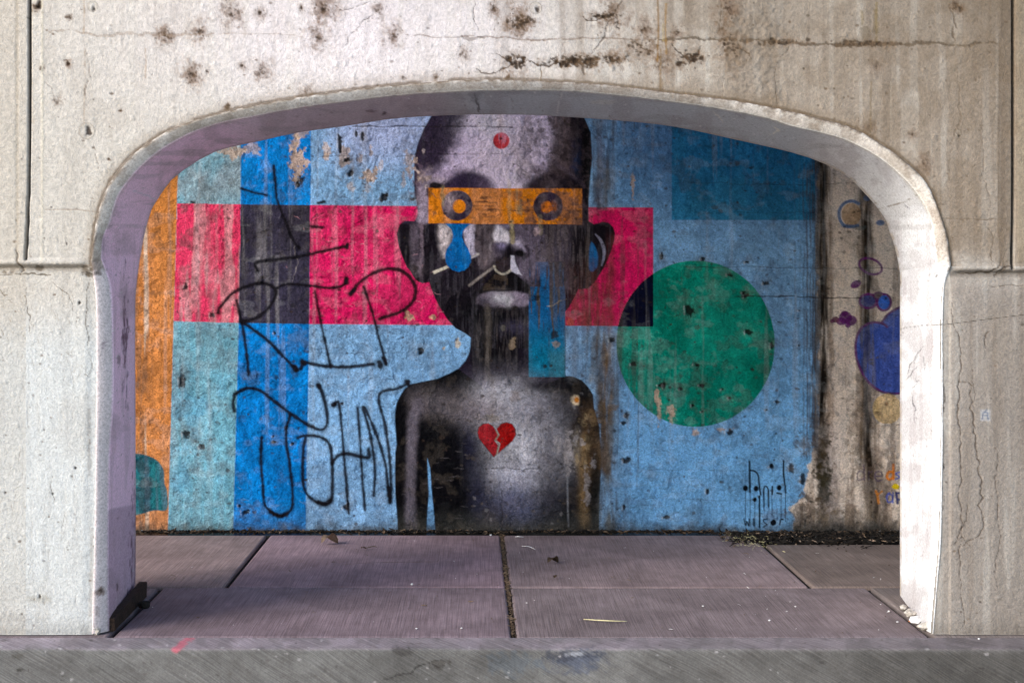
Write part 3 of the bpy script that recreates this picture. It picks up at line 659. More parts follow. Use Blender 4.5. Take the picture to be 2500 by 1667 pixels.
# magenta band
mc.poly([(433, 497), (588, 499), (583, 788), (424, 784)], (206, 124, 134), id=ID['bandL'])
st_ = ss(0.47, 0.60, fbm(X, Y, 16, 170, 3, 71) + 0.10 * ss(640, 790, Y) + 0.12 * ss(470, 440, X))
mc.put(allp, (mc.ID == ID['bandL']) * st_ * 0.9, (222, 42, 92))
mc.put(allp, (mc.ID == ID['bandL']) * ss(.55, .72, nD) * 0.5 * ss(700, 600, Y) * ss(560, 500, X), (130, 66, 78))
mc.poly([(757, 501), (1100, 504), (1594.5, 507), (1594.5, 796.5), (1106, 793.6), (755, 791)], (214, 18, 92), id=ID['band'])
mc.put(allp, (mc.ID == ID['band']) * ss(0.55, .66, nW) * 0.25 * ss(1100, 900, X), (212, 96, 134))
mc.put(allp, (mc.ID == ID['band']) * ss(0.50, .64, nB) * 0.35, (184, 56, 96))
mc.poly([(588, 499), (757, 501), (755, 791), (583, 788)], (52, 48, 66), id=ID['bandD'])
mc.put(allp, (mc.ID == ID['bandD']) * ss(0.55, .70, nW) * 0.35, (92, 88, 92))
mc.put(allp, (mc.ID == ID['bandD']) * ss(.5, .65, nB) * 0.5 * ss(650, 550, Y), (40, 34, 38))
# green disc
mc.ell(1698, 839, 193, 202.5, (0, 128, 108), id=ID['disc'])
mc.put(allp, (mc.ID == ID['disc']) * ss(0.50, .66, nB) * 0.45, (0, 108, 88))
mc.put(allp, (mc.ID == ID['disc']) * ss(0.46, .34, nB) * 0.5, (20, 148, 126))
i = mc.sel(1490, 600, 1594.5, 797)
m = (((X[i] - 1698) / 193) ** 2 + ((Y[i] - 839) / 202.5) ** 2 < 1)
mc.put(i, m * 1.0, (4, 8, 36), id=ID['overlap'])
# orange stripe and teal emblem at the far left
mc.poly([(-900, 150), (436, 150), (434, 430), (424, 785), (409, 1310), (-900, 1310)], (196, 124, 66), id=ID['orange'])
mc.put(allp, (mc.ID == ID['orange']) * ss(700, 430, Y) * 0.5, (186, 116, 44))
mc.put(allp, (mc.ID == ID['orange']) * ss(1000, 1290, Y) * 0.4, (200, 136, 96))
mc.put(allp, (mc.ID == ID['orange']) * ss(385, 350, X + 14 * (n1 - .5)) * ss(0.35, .6, nC) * 0.65, (138, 98, 72))
mc.put(allp, (mc.ID == ID['orange']) * ss(375, 355, X) * ss(0.58, .70, nW) * 0.6, (208, 190, 170))
mc.poly([(300, 1108), (331, 1107), (356, 1111), (383, 1124), (399, 1147), (401, 1179), (408, 1201), (407, 1243), (376, 1246), (300, 1249)], (30, 104, 112), smooth=True, id=ID['teal'], soft=2)
mc.put(allp, (mc.ID == ID['teal']) * ss(.42, .6, nW) * 0.5, (96, 110, 128))
mc.put(allp, (mc.ID == ID['teal']) * ss(.5, .65, nD) * 0.6, (22, 66, 84))
# bare brown concrete at the right
mc.poly([(2000, 150), (3900, 150), (3900, 1310), (1935, 1310), (1945, 1265), (1925, 1245), (1960, 1215), (1968, 1150), (1998, 1080), (2000, 900), (1996, 600)], (238, 220, 204), soft=3, rough=22, id=ID['bare'])
bare = (mc.ID == ID['bare'])
mc.put(allp, bare * ss(.54, .66, nW) * .45, (130, 102, 78)); mc.put(allp, bare * ss(.5, .66, nB) * .30, (160, 132, 112))
mc.put(allp, bare * ss(2040, 2005, X) * ss(.35, .6, nC + .1) * 0.6 * ss(1150, 1000, Y), (150, 112, 76))
for (xc, wd, a, c_) in ((2006, 17, 1.15, (26, 20, 14)), (2006, 12, .9, (18, 14, 10)), (1994, 7, .8, (42, 36, 32)), (2030, 6, .5, (86, 62, 40)), (2118, 19, 1.0, (44, 34, 24)), (2112, 10, .7, (36, 28, 20)), (2100, 8, .45, (96, 74, 50)), (2140, 7, .4, (96, 74, 54))):
    wob_ = 8 * np.sin(Y / 130 + xc) * 0.3 + 9 * (fbm(X * 0, Y, 60, 60, 3, int(xc)) - .5)
    top = {2118: 455, 2100: 560, 2140: 600}.get(xc, 200)
    m = np.exp(-((X - xc - wob_ - np.where(Y > 1080, (Y - 1080) * 0.12, 0)) / wd) ** 2) * a * ss(top - 20, top + 40, Y) * np.clip(0.45 + 1.5 * (nC - 0.25), 0, 1.1)
    mc.put(allp, m, c_)
# dark stain trails left of it, over blue
for xc, a in ((1962, .5), (1970, .7), (1977, .6), (1984, .75), (1990, .8), (1952, .25), (1940, .2)):
    wob_ = 6 * (fbm(X * 0, Y, 50, 50, 3, xc) - .5)
    m = np.exp(-((X - xc - wob_) / 2.6) ** 2) * a * ss(.30, .50, nC) * ss(380, 420, Y) * ss(1150, 1080, Y)
    mc.put(allp, m, (70, 56, 44))
mc.put(allp, np.exp(-((X - 2030) / 26) ** 2) * ss(1000, 1080, Y) * 0.6, (196, 180, 172))
for (x, y, rx, ry, c_, a) in ((2012, 1175, 17, 75, (50, 46, 26), .9), (2012, 1090, 12, 60, (58, 46, 30), .7), (1990, 1250, 30, 40, (96, 78, 64), .6), (1955, 1260, 26, 36, (88, 78, 72), .6), (2090, 1080, 16, 70, (92, 72, 48), .5), (2170, 1160, 60, 60, (126, 106, 92), .4), (2150, 1230, 26, 60, (104, 84, 68), .4), (2080, 1260, 20, 30, (92, 74, 58), .6), (1965, 1085, 20, 24, (70, 62, 60), .7), (1990, 1060, 10, 40, (66, 60, 60), .7), (2020, 1265, 26, 30, (150, 132, 114), .7), (2120, 1240, 12, 40, (160, 144, 126), .5), (1888, 1260, 22, 16, (92, 90, 104), .5)):
    mc.blot(x, y, rx, ry, c_, a, 1.4, 0, .6)
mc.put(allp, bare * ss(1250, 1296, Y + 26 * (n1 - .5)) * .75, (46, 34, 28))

# --- graffiti on the bare part
PU = (92, 30, 96); BB = (38, 76, 168)
mc.poly([(2330, 962), (2215, 959), (2180, 962), (2150, 955), (2120, 932), (2100, 900), (2089, 862), (2091, 825), (2104, 799), (2130, 787), (2152, 788), (2168, 766), (2197, 750), (2240, 735), (2330, 735)], BB, id=ID['bubble'], a=.95)
mc.put(allp, (mc.ID == ID['bubble']) * ss(2150, 2125, X) * ss(.3, .55, nC) * .75, (66, 62, 80))
mc.stroke([(2215, 958), (2180, 961), (2150, 955), (2120, 932), (2100, 900), (2089, 862), (2092, 820), (2106, 798), (2132, 787), (2155, 790), (2166, 798)], 6, PU, .92, id=ID['bubble'])
mc.stroke([(2152, 787), (2170, 765), (2197, 750), (2240, 735)], 6, PU, .92, id=ID['bubble'])
mc.ell(2125, 650, 32, 21, PU, rot=.35, a=.9, inner=(0, 0, 26, 15), id=ID['bubble'])
mc.ell(2089, 694, 14, 9, PU, rot=-.5, a=.95, id=ID['bubble'])
mc.ell(2120, 735, 24, 20, PU, a=.9, id=ID['bubble']); mc.ell(2145, 724, 16, 12, PU, a=.9, id=ID['bubble']); mc.ell(2158, 738, 20, 23, PU, a=.95, id=ID['bubble'])
mc.ell(2119, 735, 18, 14, (62, 72, 122), a=.9); mc.ell(2145, 722, 11, 7, (120, 104, 104), a=.8); mc.ell(2158, 738, 14, 17, (56, 100, 190))
for (x, y, r_) in ((2064, 775, 17), (2078, 782, 15), (2054, 784, 12), (2062, 766, 9), (2040, 780, 9), (2032, 784, 6), (2070, 794, 7)):
    mc.ell(x, y, r_, r_ * .85, PU if x > 2045 else (98, 46, 76), a=.9, id=ID['bubble'], rough=3)
mc.stroke([(2070, 795), (2071, 803)], 2, PU, .8)
GB = (82, 108, 150)
mc.ell(2078, 524, 24, 28, (176, 136, 92), a=.75)
mc.stroke([(2096, 497), (2080, 491), (2062, 496), (2050, 512), (2049, 532), (2058, 549), (2074, 554), (2094, 551)], 8, GB, .92, id=ID['bubble'])
mc.ell(2149, 544, 11, 7, GB, a=.9, id=ID['bubble']); mc.ell(2117, 484, 9, 7, GB, a=.7); mc.ell(2068, 552, 16, 5, GB, a=.5); mc.blot(2095, 556, 18, 6, (90, 100, 100), .5, 1)
mc.ell(2166, 998, 36, 37, (190, 158, 104), a=.8, rough=4, id=ID['bubble']); mc.ell(2166, 998, 41, 42, (96, 100, 110), a=.4, inner=(0, 0, 37, 38), soft=3); mc.ell(2164, 985, 5, 5, (120, 88, 62), a=.8)
L1 = (88, 72, 100)
def word(strokes, c_, wd=4, a=.8): 
    for P_ in strokes: mc.stroke(P_, wd, c_, a, 1.2, jit=1.5, id=ID['letters'])
word([[(2109, 1135), (2110, 1172)], [(2108, 1152), (2098, 1150), (2092, 1160), (2096, 1172), (2108, 1168)]], L1, 3.5, .6)
word([[(2121, 1150), (2121, 1170)], [(2121, 1156), (2130, 1150)]], L1, 3, .4)
word([[(2137, 1162), (2153, 1161), (2150, 1152), (2140, 1152), (2136, 1163), (2142, 1173), (2153, 1171)]], L1, 4, .75)
word([[(2181, 1134), (2181, 1168)], [(2180, 1152), (2170, 1152), (2165, 1162), (2171, 1170), (2181, 1164)]], (224, 128, 40), 6.5, .95)
word([[(2197, 1152), (2187, 1156), (2196, 1164), (2186, 1170)]], (70, 92, 190), 4, .85)
mc.poly([(2176, 1189), (2182, 1180), (2189, 1180), (2196, 1187), (2192, 1194), (2183, 1194)], (236, 204, 30), soft=1.2, id=ID['letters'])
word([[(2138, 1198), (2143, 1212), (2145, 1228)], [(2142, 1207), (2153, 1199)]], (214, 132, 52), 6, .85)
word([[(2172, 1203), (2165, 1212), (2168, 1225), (2179, 1222), (2177, 1208), (2168, 1206)], [(2180, 1202), (2180, 1227)]], (66, 88, 184), 4.5, .85)
word([[(2188, 1203), (2191, 1228)], [(2188, 1203), (2199, 1204), (2200, 1218), (2191, 1218)]], (28, 44, 116), 6, .95)

# --- portrait: outline
HEAD = [(1090, 262), (1072, 265), (1052, 285), (1034, 316), (1019, 354), (1011, 388), (1011, 430), (1012, 470), (1019, 505), (1021, 525), (1012, 540), (988, 539), (976, 548), (969, 571), (973, 599), (983, 627), (994, 653), (1000, 658), (1009, 674), (1019, 686), (1032, 691), (1042, 690), (1048, 688), (1052, 701), (1062, 727), (1075, 752), (1093, 780), (1113, 801), (1136, 813), (1150, 824), (1149, 844), (1145, 864), (1136, 882), (1119, 900), (1200, 960), (1330, 940), (1379, 918), (1379, 762), (1389, 750), (1402, 727), (1412, 706), (1435, 704), (1450, 691), (1465, 668), (1473, 655), (1483, 635), (1492, 612), (1499, 589), (1501, 569), (1497, 556), (1486, 544), (1471, 542), (1450, 548), (1436, 540), (1437, 490), (1440, 436), (1446, 387), (1442, 324), (1425, 285), (1410, 262)]
BODY = [(1150, 850), (1145, 864), (1136, 882), (1119, 900), (1093, 913), (1068, 924), (1029, 932), (1004, 937), (988, 949), (976, 967), (968, 984), (964, 1010), (964, 1028), (967, 1066), (968, 1084), (965, 1104), (964, 1155), (965, 1206), (969, 1252), (972, 1311), (1463, 1311), (1464, 1206), (1468, 1120), (1463, 1040), (1450, 995), (1449, 979), (1448, 964), (1437, 946), (1420, 928), (1399, 919), (1379, 917), (1340, 905), (1300, 870), (1250, 850)]
BK = (4, 4, 8)
iB, mB = mc.poly(BODY, BK, id=ID['body'], soft=1.4); iH, mH = mc.poly(HEAD, (50, 40, 60), id=ID['head'], soft=1.4)
PM = np.zeros(X.size); PM[iB] = mB; PM[iH] = np.maximum(PM[iH], mH)
HM = np.zeros(X.size); HM[iH] = mH * (Y[iH] < 850); BM = np.zeros(X.size); BM[iB] = mB
U = HM * ss(560, 540, Y)
# head shading, upper face; forehead also whitened for the light falling on it
nf_ = fbm(X, Y, 9, 9, 3, 15)
mc.poly([(1158, 255), (1335, 250), (1350, 330), (1345, 395), (1318, 428), (1290, 438), (1276, 470), (1212, 470), (1196, 436), (1150, 410), (1105, 424), (1068, 436), (1085, 402), (1122, 352)], (226, 208, 242), soft=24, rough=26, wear=U)
mc.poly([(1340, 250), (1392, 250), (1398, 330), (1394, 470), (1330, 470), (1338, 400), (1346, 330)], (98, 82, 86), soft=12, rough=26, wear=U)
mc.put(allp, U * ss(1322, 1345, X) * ss(.46, .6, nf_) * .6, (58, 48, 50)); mc.put(allp, U * ss(1300, 1340, X + 40 * (nD - .5)) * ss(.5, .62, nC) * .5, (60, 50, 52))
mc.poly([(1388, 250), (1415, 250), (1424, 330), (1424, 462), (1398, 462), (1404, 380)], (26, 18, 26), soft=8, rough=12, wear=U, a=.95)
mc.glow(1408, 400, 12, 46, (44, 58, 92), .75, mask=U); mc.glow(1432, 400, 13, 150, (8, 6, 9), 1.0, mask=HM, p=2.5)
mc.glow(1085, 428, 44, 14, (172, 152, 182), .8, mask=U, grain=1); mc.glow(1070, 440, 24, 10, (206, 188, 204), .6, mask=U, grain=1)
mc.glow(1232, 375, 92, 84, (250, 232, 255), .85, mask=U, p=1.7, grain=.9); mc.glow(1200, 300, 60, 34, (246, 240, 255), .75, mask=U, grain=.5); mc.glow(1300, 320, 46, 46, (228, 214, 232), .6, mask=U, grain=.9); mc.glow(1262, 430, 34, 40, (240, 228, 242), .7, mask=U, grain=.8)
mc.ell(1146, 459, 58, 42, (40, 30, 54), soft=11, a=.95, wear=U); mc.glow(1182, 448, 18, 16, (110, 92, 120), .5, mask=U)
mc.ell(1350, 462, 72, 42, (28, 20, 30), soft=12, a=.96, wear=U); mc.glow(1272, 440, 20, 12, (96, 82, 110), .6, mask=U)
mc.stroke([(1352, 395), (1375, 412), (1400, 430), (1425, 455)], 9, (112, 96, 112), .5, 4, mask=U); mc.glow(1415, 440, 14, 40, (24, 18, 24), .8, mask=U)
mc.stroke([(1257, 404), (1248, 420), (1246, 445), (1250, 458)], 8, (190, 178, 208), .7, 3, mask=U); mc.stroke([(1262, 403), (1272, 412), (1270, 440)], 3, (120, 106, 120), .6, 1.5, mask=U)
mc.glow(1222, 300, 8, 40, (176, 156, 156), .6, mask=U)
# pale plaster smear down the left temple
i = mc.sel(985, 395, 1060, 560)
m = np.exp(-((X[i] - 1032 + 6 * (n1[i] - .5) - 10 * ss(470, 420, Y[i])) / 15.0) ** 4) * ss(400, 440, Y[i] + 26 * (n1[i] - .5)) * ss(560, 535, Y[i])
mc.put(i, m * .85, (160, 146, 166)); mc.put(i, m * ss(.5, .65, n1[i]) * .6 * ss(470, 420, Y[i]), (196, 172, 160))
for k in range(26):
    mc.blot(random.gauss(1032, 16), random.gauss(440, 26), random.uniform(3, 8), random.uniform(3, 10), random.choice(((196, 172, 160), (120, 100, 120), (84, 70, 84), (208, 190, 190))), .6, 1.3, random.uniform(-.002, .002))
# lower face
Lf = HM * ss(540, 552, Y)
cmb = fbm(X, Y, 17, 130, 3, 113)                      # broad uneven runs
mc.put(allp, Lf * 1.0, (24, 17, 28))
mc.glow(990, 600, 13, 60, (10, 7, 14), .9, mask=Lf)
mc.stroke([(1014, 540), (1013, 600), (1016, 650)], 20, (96, 84, 98), .7, 7, mask=Lf, jit=8); mc.stroke([(1029, 540), (1030, 610), (1026, 665), (1030, 690)], 9, (124, 108, 122), .75, 3, mask=Lf, jit=6)
mc.glow(1018, 660, 16, 18, (104, 92, 98), .7, mask=Lf, grain=1); mc.blot(1013, 655, 7, 8, (40, 32, 34), .9, .8); mc.glow(1020, 684, 12, 7, (10, 8, 12), .9, mask=Lf); mc.glow(1055, 690, 26, 24, (12, 8, 14), .8, mask=Lf)
mc.poly([(1074, 546), (1096, 546), (1104, 560), (1107, 574), (1101, 592), (1089, 610), (1084, 628), (1074, 600), (1070, 570)], (224, 210, 214), soft=9, rough=8, wear=Lf, a=.95)
mc.glow(1055, 590, 12, 60, (14, 9, 18), .8, mask=Lf); mc.glow(1082, 650, 16, 22, (66, 54, 68), .5, mask=Lf)
mc.poly([(1126, 546), (1162, 546), (1160, 572), (1158, 600), (1160, 614), (1168, 620), (1166, 625), (1150, 631), (1138, 602)], (206, 196, 220), soft=3, rough=6, wear=Lf)
mc.poly([(1162, 546), (1215, 546), (1212, 560), (1204, 590), (1202, 640), (1170, 660), (1166, 620), (1160, 606)], (104, 92, 98), soft=8, rough=20, wear=Lf, a=.95)
mc.glow(1176, 590, 9, 30, (52, 42, 50), .8, mask=Lf); mc.glow(1196, 560, 12, 14, (60, 50, 54), .6, mask=Lf); mc.glow(1188, 640, 16, 16, (112, 98, 104), .6, mask=Lf)
mc.poly([(1214, 550), (1226, 556), (1240, 568), (1248, 584), (1240, 596), (1220, 592), (1206, 588), (1204, 574), (1209, 562)], (244, 234, 246), soft=7, rough=8, wear=Lf)
mc.glow(1232, 552, 18, 8, (150, 140, 168), .6, mask=Lf); mc.glow(1225, 600, 16, 10, (150, 138, 176), .85, mask=Lf)
mc.stroke([(1199, 612), (1197, 600), (1203, 588)], 6, (150, 138, 142), .7, 3, mask=Lf); mc.glow(1208, 606, 9, 12, (74, 62, 76), .8, mask=Lf); mc.glow(1218, 622, 12, 8, (112, 100, 116), .7, mask=Lf)
mc.poly([(1256, 546), (1300, 546), (1330, 560), (1340, 640), (1300, 700), (1262, 668), (1262, 640), (1256, 600)], (110, 98, 116), soft=10, rough=22, wear=Lf, a=.92)
mc.glow(1262, 594, 12, 9, (190, 178, 198), .85, mask=Lf); mc.stroke([(1268, 598), (1278, 604), (1280, 614)], 7, (160, 148, 172), .8, 3, mask=Lf)
mc.glow(1243, 610, 10, 17, (10, 6, 14), 1.0, mask=Lf); mc.ell(1269, 619, 16, 9, (6, 4, 9), soft=4, a=1, rot=.2); mc.glow(1240, 622, 14, 8, (10, 6, 12), .95, mask=Lf); mc.stroke([(1284, 602), (1291, 612), (1289, 624), (1278, 632)], 7, (34, 26, 38), .8, 3, mask=Lf)
mc.poly([(1206, 630), (1244, 630), (1246, 664), (1228, 670), (1214, 664)], (54, 44, 50), soft=5, rough=10, wear=Lf)
i = mc.sel(1270, 546, 1440, 720)
mc.put(i, Lf[i] * ss(1310, 1340, X[i]) * ss(1412, 1380, X[i]) * ss(735, 690, Y[i]) * np.clip(.30 + 1.6 * (cmb[i] - .3), 0, 1) * .8, (100, 88, 98))
mc.put(i, Lf[i] * ss(.50, .60, cmb[i]) * .5 * (X[i] > 1290), (52, 46, 60)); mc.put(i, Lf[i] * ss(1385, 1405, X[i]) * .6, (24, 18, 20)); mc.put(i, Lf[i] * ss(.56, .66, nC[i]) * .35 * (X[i] > 1300), (134, 120, 122))
mc.poly([(1247, 624), (1255, 624), (1258, 640), (1265, 656), (1274, 672), (1260, 668), (1246, 662), (1247, 643)], (226, 220, 240), soft=2)
# muzzle: black wedge, pale creases, lips
mc.poly([(1165, 716), (1180, 700), (1208, 660), (1216, 668), (1228, 673), (1244, 666), (1252, 664), (1294, 698), (1294, 712), (1240, 707), (1200, 712)], (10, 7, 11), soft=2.5)
i = mc.sel(1180, 670, 1240, 712); mc.put(i, .45 * ss(.42, .58, n1[i]), (100, 82, 66))
mc.stroke([(1146, 697), (1165, 682), (1190, 663), (1208, 651)], 6, (156, 144, 138), .9, 2); mc.stroke([(1206, 650), (1213, 662), (1226, 669), (1238, 666), (1246, 660)], 5.2, (196, 186, 170), .95, 1.8)
mc.poly([(1056, 663), (1094, 647), (1097, 653), (1060, 669)], (214, 204, 186), soft=1.3)
mc.stroke([(1148, 629), (1168, 620)], 5, (200, 192, 188), .9, 1.5)
mc.poly([(1162, 730), (1176, 718), (1204, 711), (1230, 712), (1262, 711), (1292, 718), (1293, 742), (1268, 749), (1225, 751), (1190, 748), (1160, 743)], (138, 124, 142), soft=4, rough=8, wear=Lf)
mc.glow(1224, 728, 22, 13, (250, 244, 252), .95, grain=.5); mc.glow(1240, 738, 7, 12, (206, 204, 206), .7); mc.glow(1280, 728, 12, 8, (128, 112, 134), .7); mc.glow(1178, 736, 14, 9, (116, 104, 122), .7)
mc.stroke([(1168, 712), (1200, 709), (1235, 709), (1265, 708), (1292, 714)], 4, (12, 8, 12), .8, 2)
mc.glow(1225, 782, 75, 28, (6, 4, 8), .95, mask=PM, p=1.8); mc.glow(1150, 765, 66, 56, (8, 6, 11), .9, mask=PM, p=1.4); mc.glow(1255, 800, 30, 16, (70, 64, 88), .75, mask=PM)
mc.glow(1210, 870, 90, 62, (7, 5, 9), .97, mask=PM, p=1.8)
i = mc.sel(1150, 740, 1292, 930)
mc.put(i, PM[i] * ss(.54, .66, nC[i]) * .35 * ss(735, 770, Y[i]), (92, 84, 84)); mc.put(i, PM[i] * np.exp(-((X[i] - 1192) / 8) ** 2) * .45 * ss(.3, .55, nC[i]), (112, 102, 92))
mc.blot(1252, 842, 7, 14, (150, 128, 104), .8, 1); mc.blot(1228, 800, 5, 8, (110, 104, 92), .6, 1)
# right ear
mc.glow(1478, 600, 30, 60, (14, 10, 16), .9, mask=HM)
mc.stroke([(1454, 572), (1466, 586), (1474, 608), (1474, 628), (1469, 648)], 8, (140, 138, 160), .9, 1.6, taper=True, mask=HM)
mc.poly([(1444, 590), (1452, 600), (1459, 620), (1460, 640), (1456, 655), (1446, 663), (1438, 656), (1438, 620), (1440, 600)], (24, 100, 160), soft=1.5, smooth=True)
mc.put(allp, HM * np.exp(-((X - 1434) / 5) ** 2) * ss(560, 600, Y) * .4, (90, 78, 66))
# eye band
EB = [(1046, 459), (1421, 461), (1421, 548), (1046, 545)]
mc.poly(EB, (236, 138, 22), id=ID['eyeband'])
i = mc.sel(1046, 459, 1421, 547)
mc.put(i, ss(1140, 1158, X[i]) * ss(1232, 1218, X[i]) * np.clip(.55 + .9 * (n1[i] - .3), 0, 1) * .85, (196, 134, 96)); mc.put(i, ss(1075, 1095, X[i]) * ss(1112, 1090, X[i]) * .5, (206, 156, 128))
mc.put(i, ss(.52, .66, nD[i]) * .45, (176, 108, 52)); mc.put(i, ss(1390, 1402, X[i]) * .65, (130, 84, 50)); mc.put(i, np.exp(-((X[i] - 1402) / 3.) ** 2) * .5, (210, 140, 96))
for k in range(16): mc.blot(random.gauss(1188, 16), random.uniform(475, 535), random.uniform(6, 16), 2.2, (112, 72, 50), .6, 1.3, -.003)
mc.ell(1116, 502, 37.5, 37, (44, 34, 56), soft=2, inner=(5, 2, 16, 16.5), id=ID['ring']); mc.glow(1096, 500, 16, 22, (172, 148, 160), .85, mask=(mc.ID == ID['ring']) * 1.0)
mc.glow(1100, 488, 10, 10, (214, 196, 200), .5)
mc.ell(1338, 503.6, 36, 35.5, (46, 36, 54), soft=2, inner=(-4, 2, 13.5, 14), id=ID['ring']); mc.ell(1352, 505, 11, 14, (150, 84, 40), soft=4, a=.75); mc.blot(1335, 506, 12, 13, (232, 122, 42), .75, .6)
mc.put(allp, (mc.ID == ID['ring']) * ss(.52, .66, n1) * .45, (126, 112, 122))
for (x, y0, y1, a) in ((1243, 440, 548, .45), (1262, 462, 520, .5), (1250, 540, 590, .75), (1270, 490, 520, .6), (1318, 530, 570, .5), (1080, 458, 500, .6)):
    mc.stroke([(x, y0), (x + 1, y1)], 9, (160, 146, 112), a, 3, jit=8)
mc.blot(1310, 563, 7, 10, (206, 176, 182), .8, 1); mc.blot(1048, 470, 8, 9, (60, 46, 34), .7, 1.2); mc.ell(1063, 453, 16, 7, (10, 8, 10), soft=2, a=.95, rough=6)
mc.put(allp, HM * ss(.50, .66, nC) * .22 * (Y > 548) * (mc.ID == ID['head']), (30, 24, 30)); mc.put(allp, HM * ss(.46, .34, nC) * .05 * (Y > 548) * (mc.ID == ID['head']), (190, 180, 196)); mc.put(allp, U * ss(.52, .64, nD) * ss(1200, 1290, X) * .5, (92, 78, 84)); mc.put(allp, U * ss(.48, .62, fbm(X, Y, 9, 9, 3, 15)) * ss(1240, 1300, X) * .45, (70, 58, 62))
# red dot, tear
mc.ell(1223.7, 344, 20, 20, (220, 64, 74), id=ID['dot']); mc.put(allp, (mc.ID == ID['dot']) * ss(.5, .62, nC) * .6, (208, 150, 176))
mc.poly([(1087, 546), (1149, 546.5), (1138, 556), (1130, 566), (1128, 579), (1133, 592), (1143, 607), (1150, 625), (1150, 640), (1144, 651), (1134, 660), (1120, 664), (1106, 660), (1093, 650), (1088, 638), (1087, 625), (1090, 609), (1103, 590), (1106, 574), (1102, 560)], (0, 110, 190), id=ID['tear'])
mc.put(allp, (mc.ID == ID['tear']) * ss(.55, .7, nC) * .3, (60, 150, 210))
# teal rectangle over the neck, dripping in its upper part
i = mc.sel(1291, 640, 1380, 919.5)
tt = ss(600, 700, Y[i]) * ss(.36, .50, nC[i] + .34 * ss(700, 860, Y[i]) - .22 * np.exp(-((X[i] - 1345) / 7) ** 2) - .1 * (Y[i] < 700))
colr = s2l((14, 92, 146)) * (1 - ss(760, 900, Y[i]))[:, None] + s2l((0, 128, 164)) * ss(760, 900, Y[i])[:, None]
mc.put(i, ss(690, 720, Y[i]) * .8 * (1 - tt), (88, 82, 78))
mc.C[i] = mc.C[i] * (1 - tt[:, None] * .95) + colr * tt[:, None] * .95
mc.put(i, ss(1338, 1352, X[i] + 6 * (n1[i] - .5)) * ss(820, 760, Y[i] + 30 * (n1[i] - .5)) * .55 * ss(.3, .5, nC[i]), (84, 76, 72)); mc.put(i, ss(1338, 1346, X[i]) * ss(840, 870, Y[i]) * .4, (70, 110, 108))
mc.ID[i[(Y[i] > 705)]] = ID['neckrect']
for (x, y, r_) in ((1313, 725, 9), (1356, 820, 10), (1330, 895, 5), (1345, 893, 4)): mc.blot(x, y, r_, r_, (30, 26, 22), .8, 1.2, -.004)
mc.jagged([(1335, 747), (1360, 740), (1383, 730)], 2, (160, 144, 120), .8, 3, 0, 4)
mc.blot(1358, 838, 8, 8, (170, 140, 112), .6, 1.2)
# band to the right of the neck: brownish wear
i = mc.sel(1380, 690, 1510, 800)
mc.put(i, (mc.ID[i] == ID['band']) * np.clip(ss(.34, .6, nC[i] + .05) + .2, 0, 1) * .6 * ss(1500, 1470, X[i]), (124, 62, 54)); mc.ell(1392, 786, 9, 10, (190, 84, 70), a=.7)
# body shading
mc.glow(1235, 985, 74, 56, (222, 218, 228), 1.0, mask=BM, p=1.2, grain=.5); mc.glow(1185, 1010, 60, 42, (150, 142, 148), .8, mask=BM, grain=.6); mc.glow(1275, 1080, 92, 104, (200, 196, 204), 1.0, mask=BM, p=1.4, grain=.6); mc.glow(1300, 1000, 60, 50, (134, 130, 142), .7, mask=BM)
mc.glow(1160, 1000, 80, 34, (128, 118, 124), .85, mask=BM, rot=.1); mc.glow(1080, 985, 70, 30, (104, 96, 100), .9, mask=BM, rot=.25); mc.glow(1030, 990, 24, 24, (104, 94, 98), .7, mask=BM)
mc.stroke([(1022, 985), (1010, 1020), (1005, 1070), (1001, 1150), (1000, 1230), (1004, 1290)], 26, (104, 96, 106), .8, 9, mask=BM, jit=5)
mc.glow(1280, 1165, 74, 36, (214, 210, 222), .9, mask=BM, grain=.6); mc.glow(1255, 1225, 60, 60, (96, 98, 124), .85, mask=BM, grain=.6); mc.glow(1210, 1260, 40, 40, (60, 54, 60), .6, mask=BM)
mc.glow(1340, 1100, 40, 90, (104, 100, 108), .8, mask=BM, grain=.7); mc.glow(1345, 1215, 30, 70, (48, 46, 56), .75, mask=BM); mc.glow(1380, 980, 40, 24, (84, 80, 86), .7, mask=BM)
mc.glow(1145, 1095, 26, 60, (32, 32, 58), .75, mask=BM); mc.glow(1168, 1190, 24, 70, (30, 30, 52), .7, mask=BM); mc.glow(1100, 1140, 46, 110, (5, 4, 8), .95, mask=BM, p=2); mc.glow(1085, 1240, 50, 70, (5, 4, 8), .95, mask=BM, p=2); mc.glow(980, 1100, 12, 200, (4, 3, 6), .9, mask=BM, p=2); mc.glow(1030, 1180, 12, 110, (4, 3, 6), .95, mask=BM, p=2)
mc.glow(1335, 940, 70, 16, (22, 18, 24), .9, mask=BM); mc.glow(1220, 905, 40, 20, (60, 54, 64), .7, mask=BM); mc.glow(1405, 945, 30, 26, (7, 6, 8), .95, mask=BM); mc.glow(1430, 975, 16, 26, (7, 6, 8), .9, mask=BM)
mc.glow(1400, 1060, 20, 40, (56, 48, 46), .7, mask=BM); mc.glow(1398, 1240, 20, 90, (22, 20, 26), .9, mask=BM, p=1.6); mc.glow(1365, 1180, 10, 20, (80, 74, 74), .6, mask=BM)
mc.put(allp, BM * (mc.ID == ID['body']) * ss(.54, .66, nD) * .12, (104, 92, 80))
mc.put(allp, BM * ss(1180, 1230, X) * ss(1330, 1290, X) * np.exp(-((X - 1200) / 9) ** 2) * ss(910, 940, Y) * ss(1030, 1000, Y) * .6, (112, 96, 76))
mc.blot(1258, 968, 10, 14, (140, 124, 120), .6, 1); mc.blot(1200, 1020, 22, 8, (120, 108, 92), .5, 1.2); mc.blot(1260, 928, 10, 5, (170, 166, 168), .6, 1)
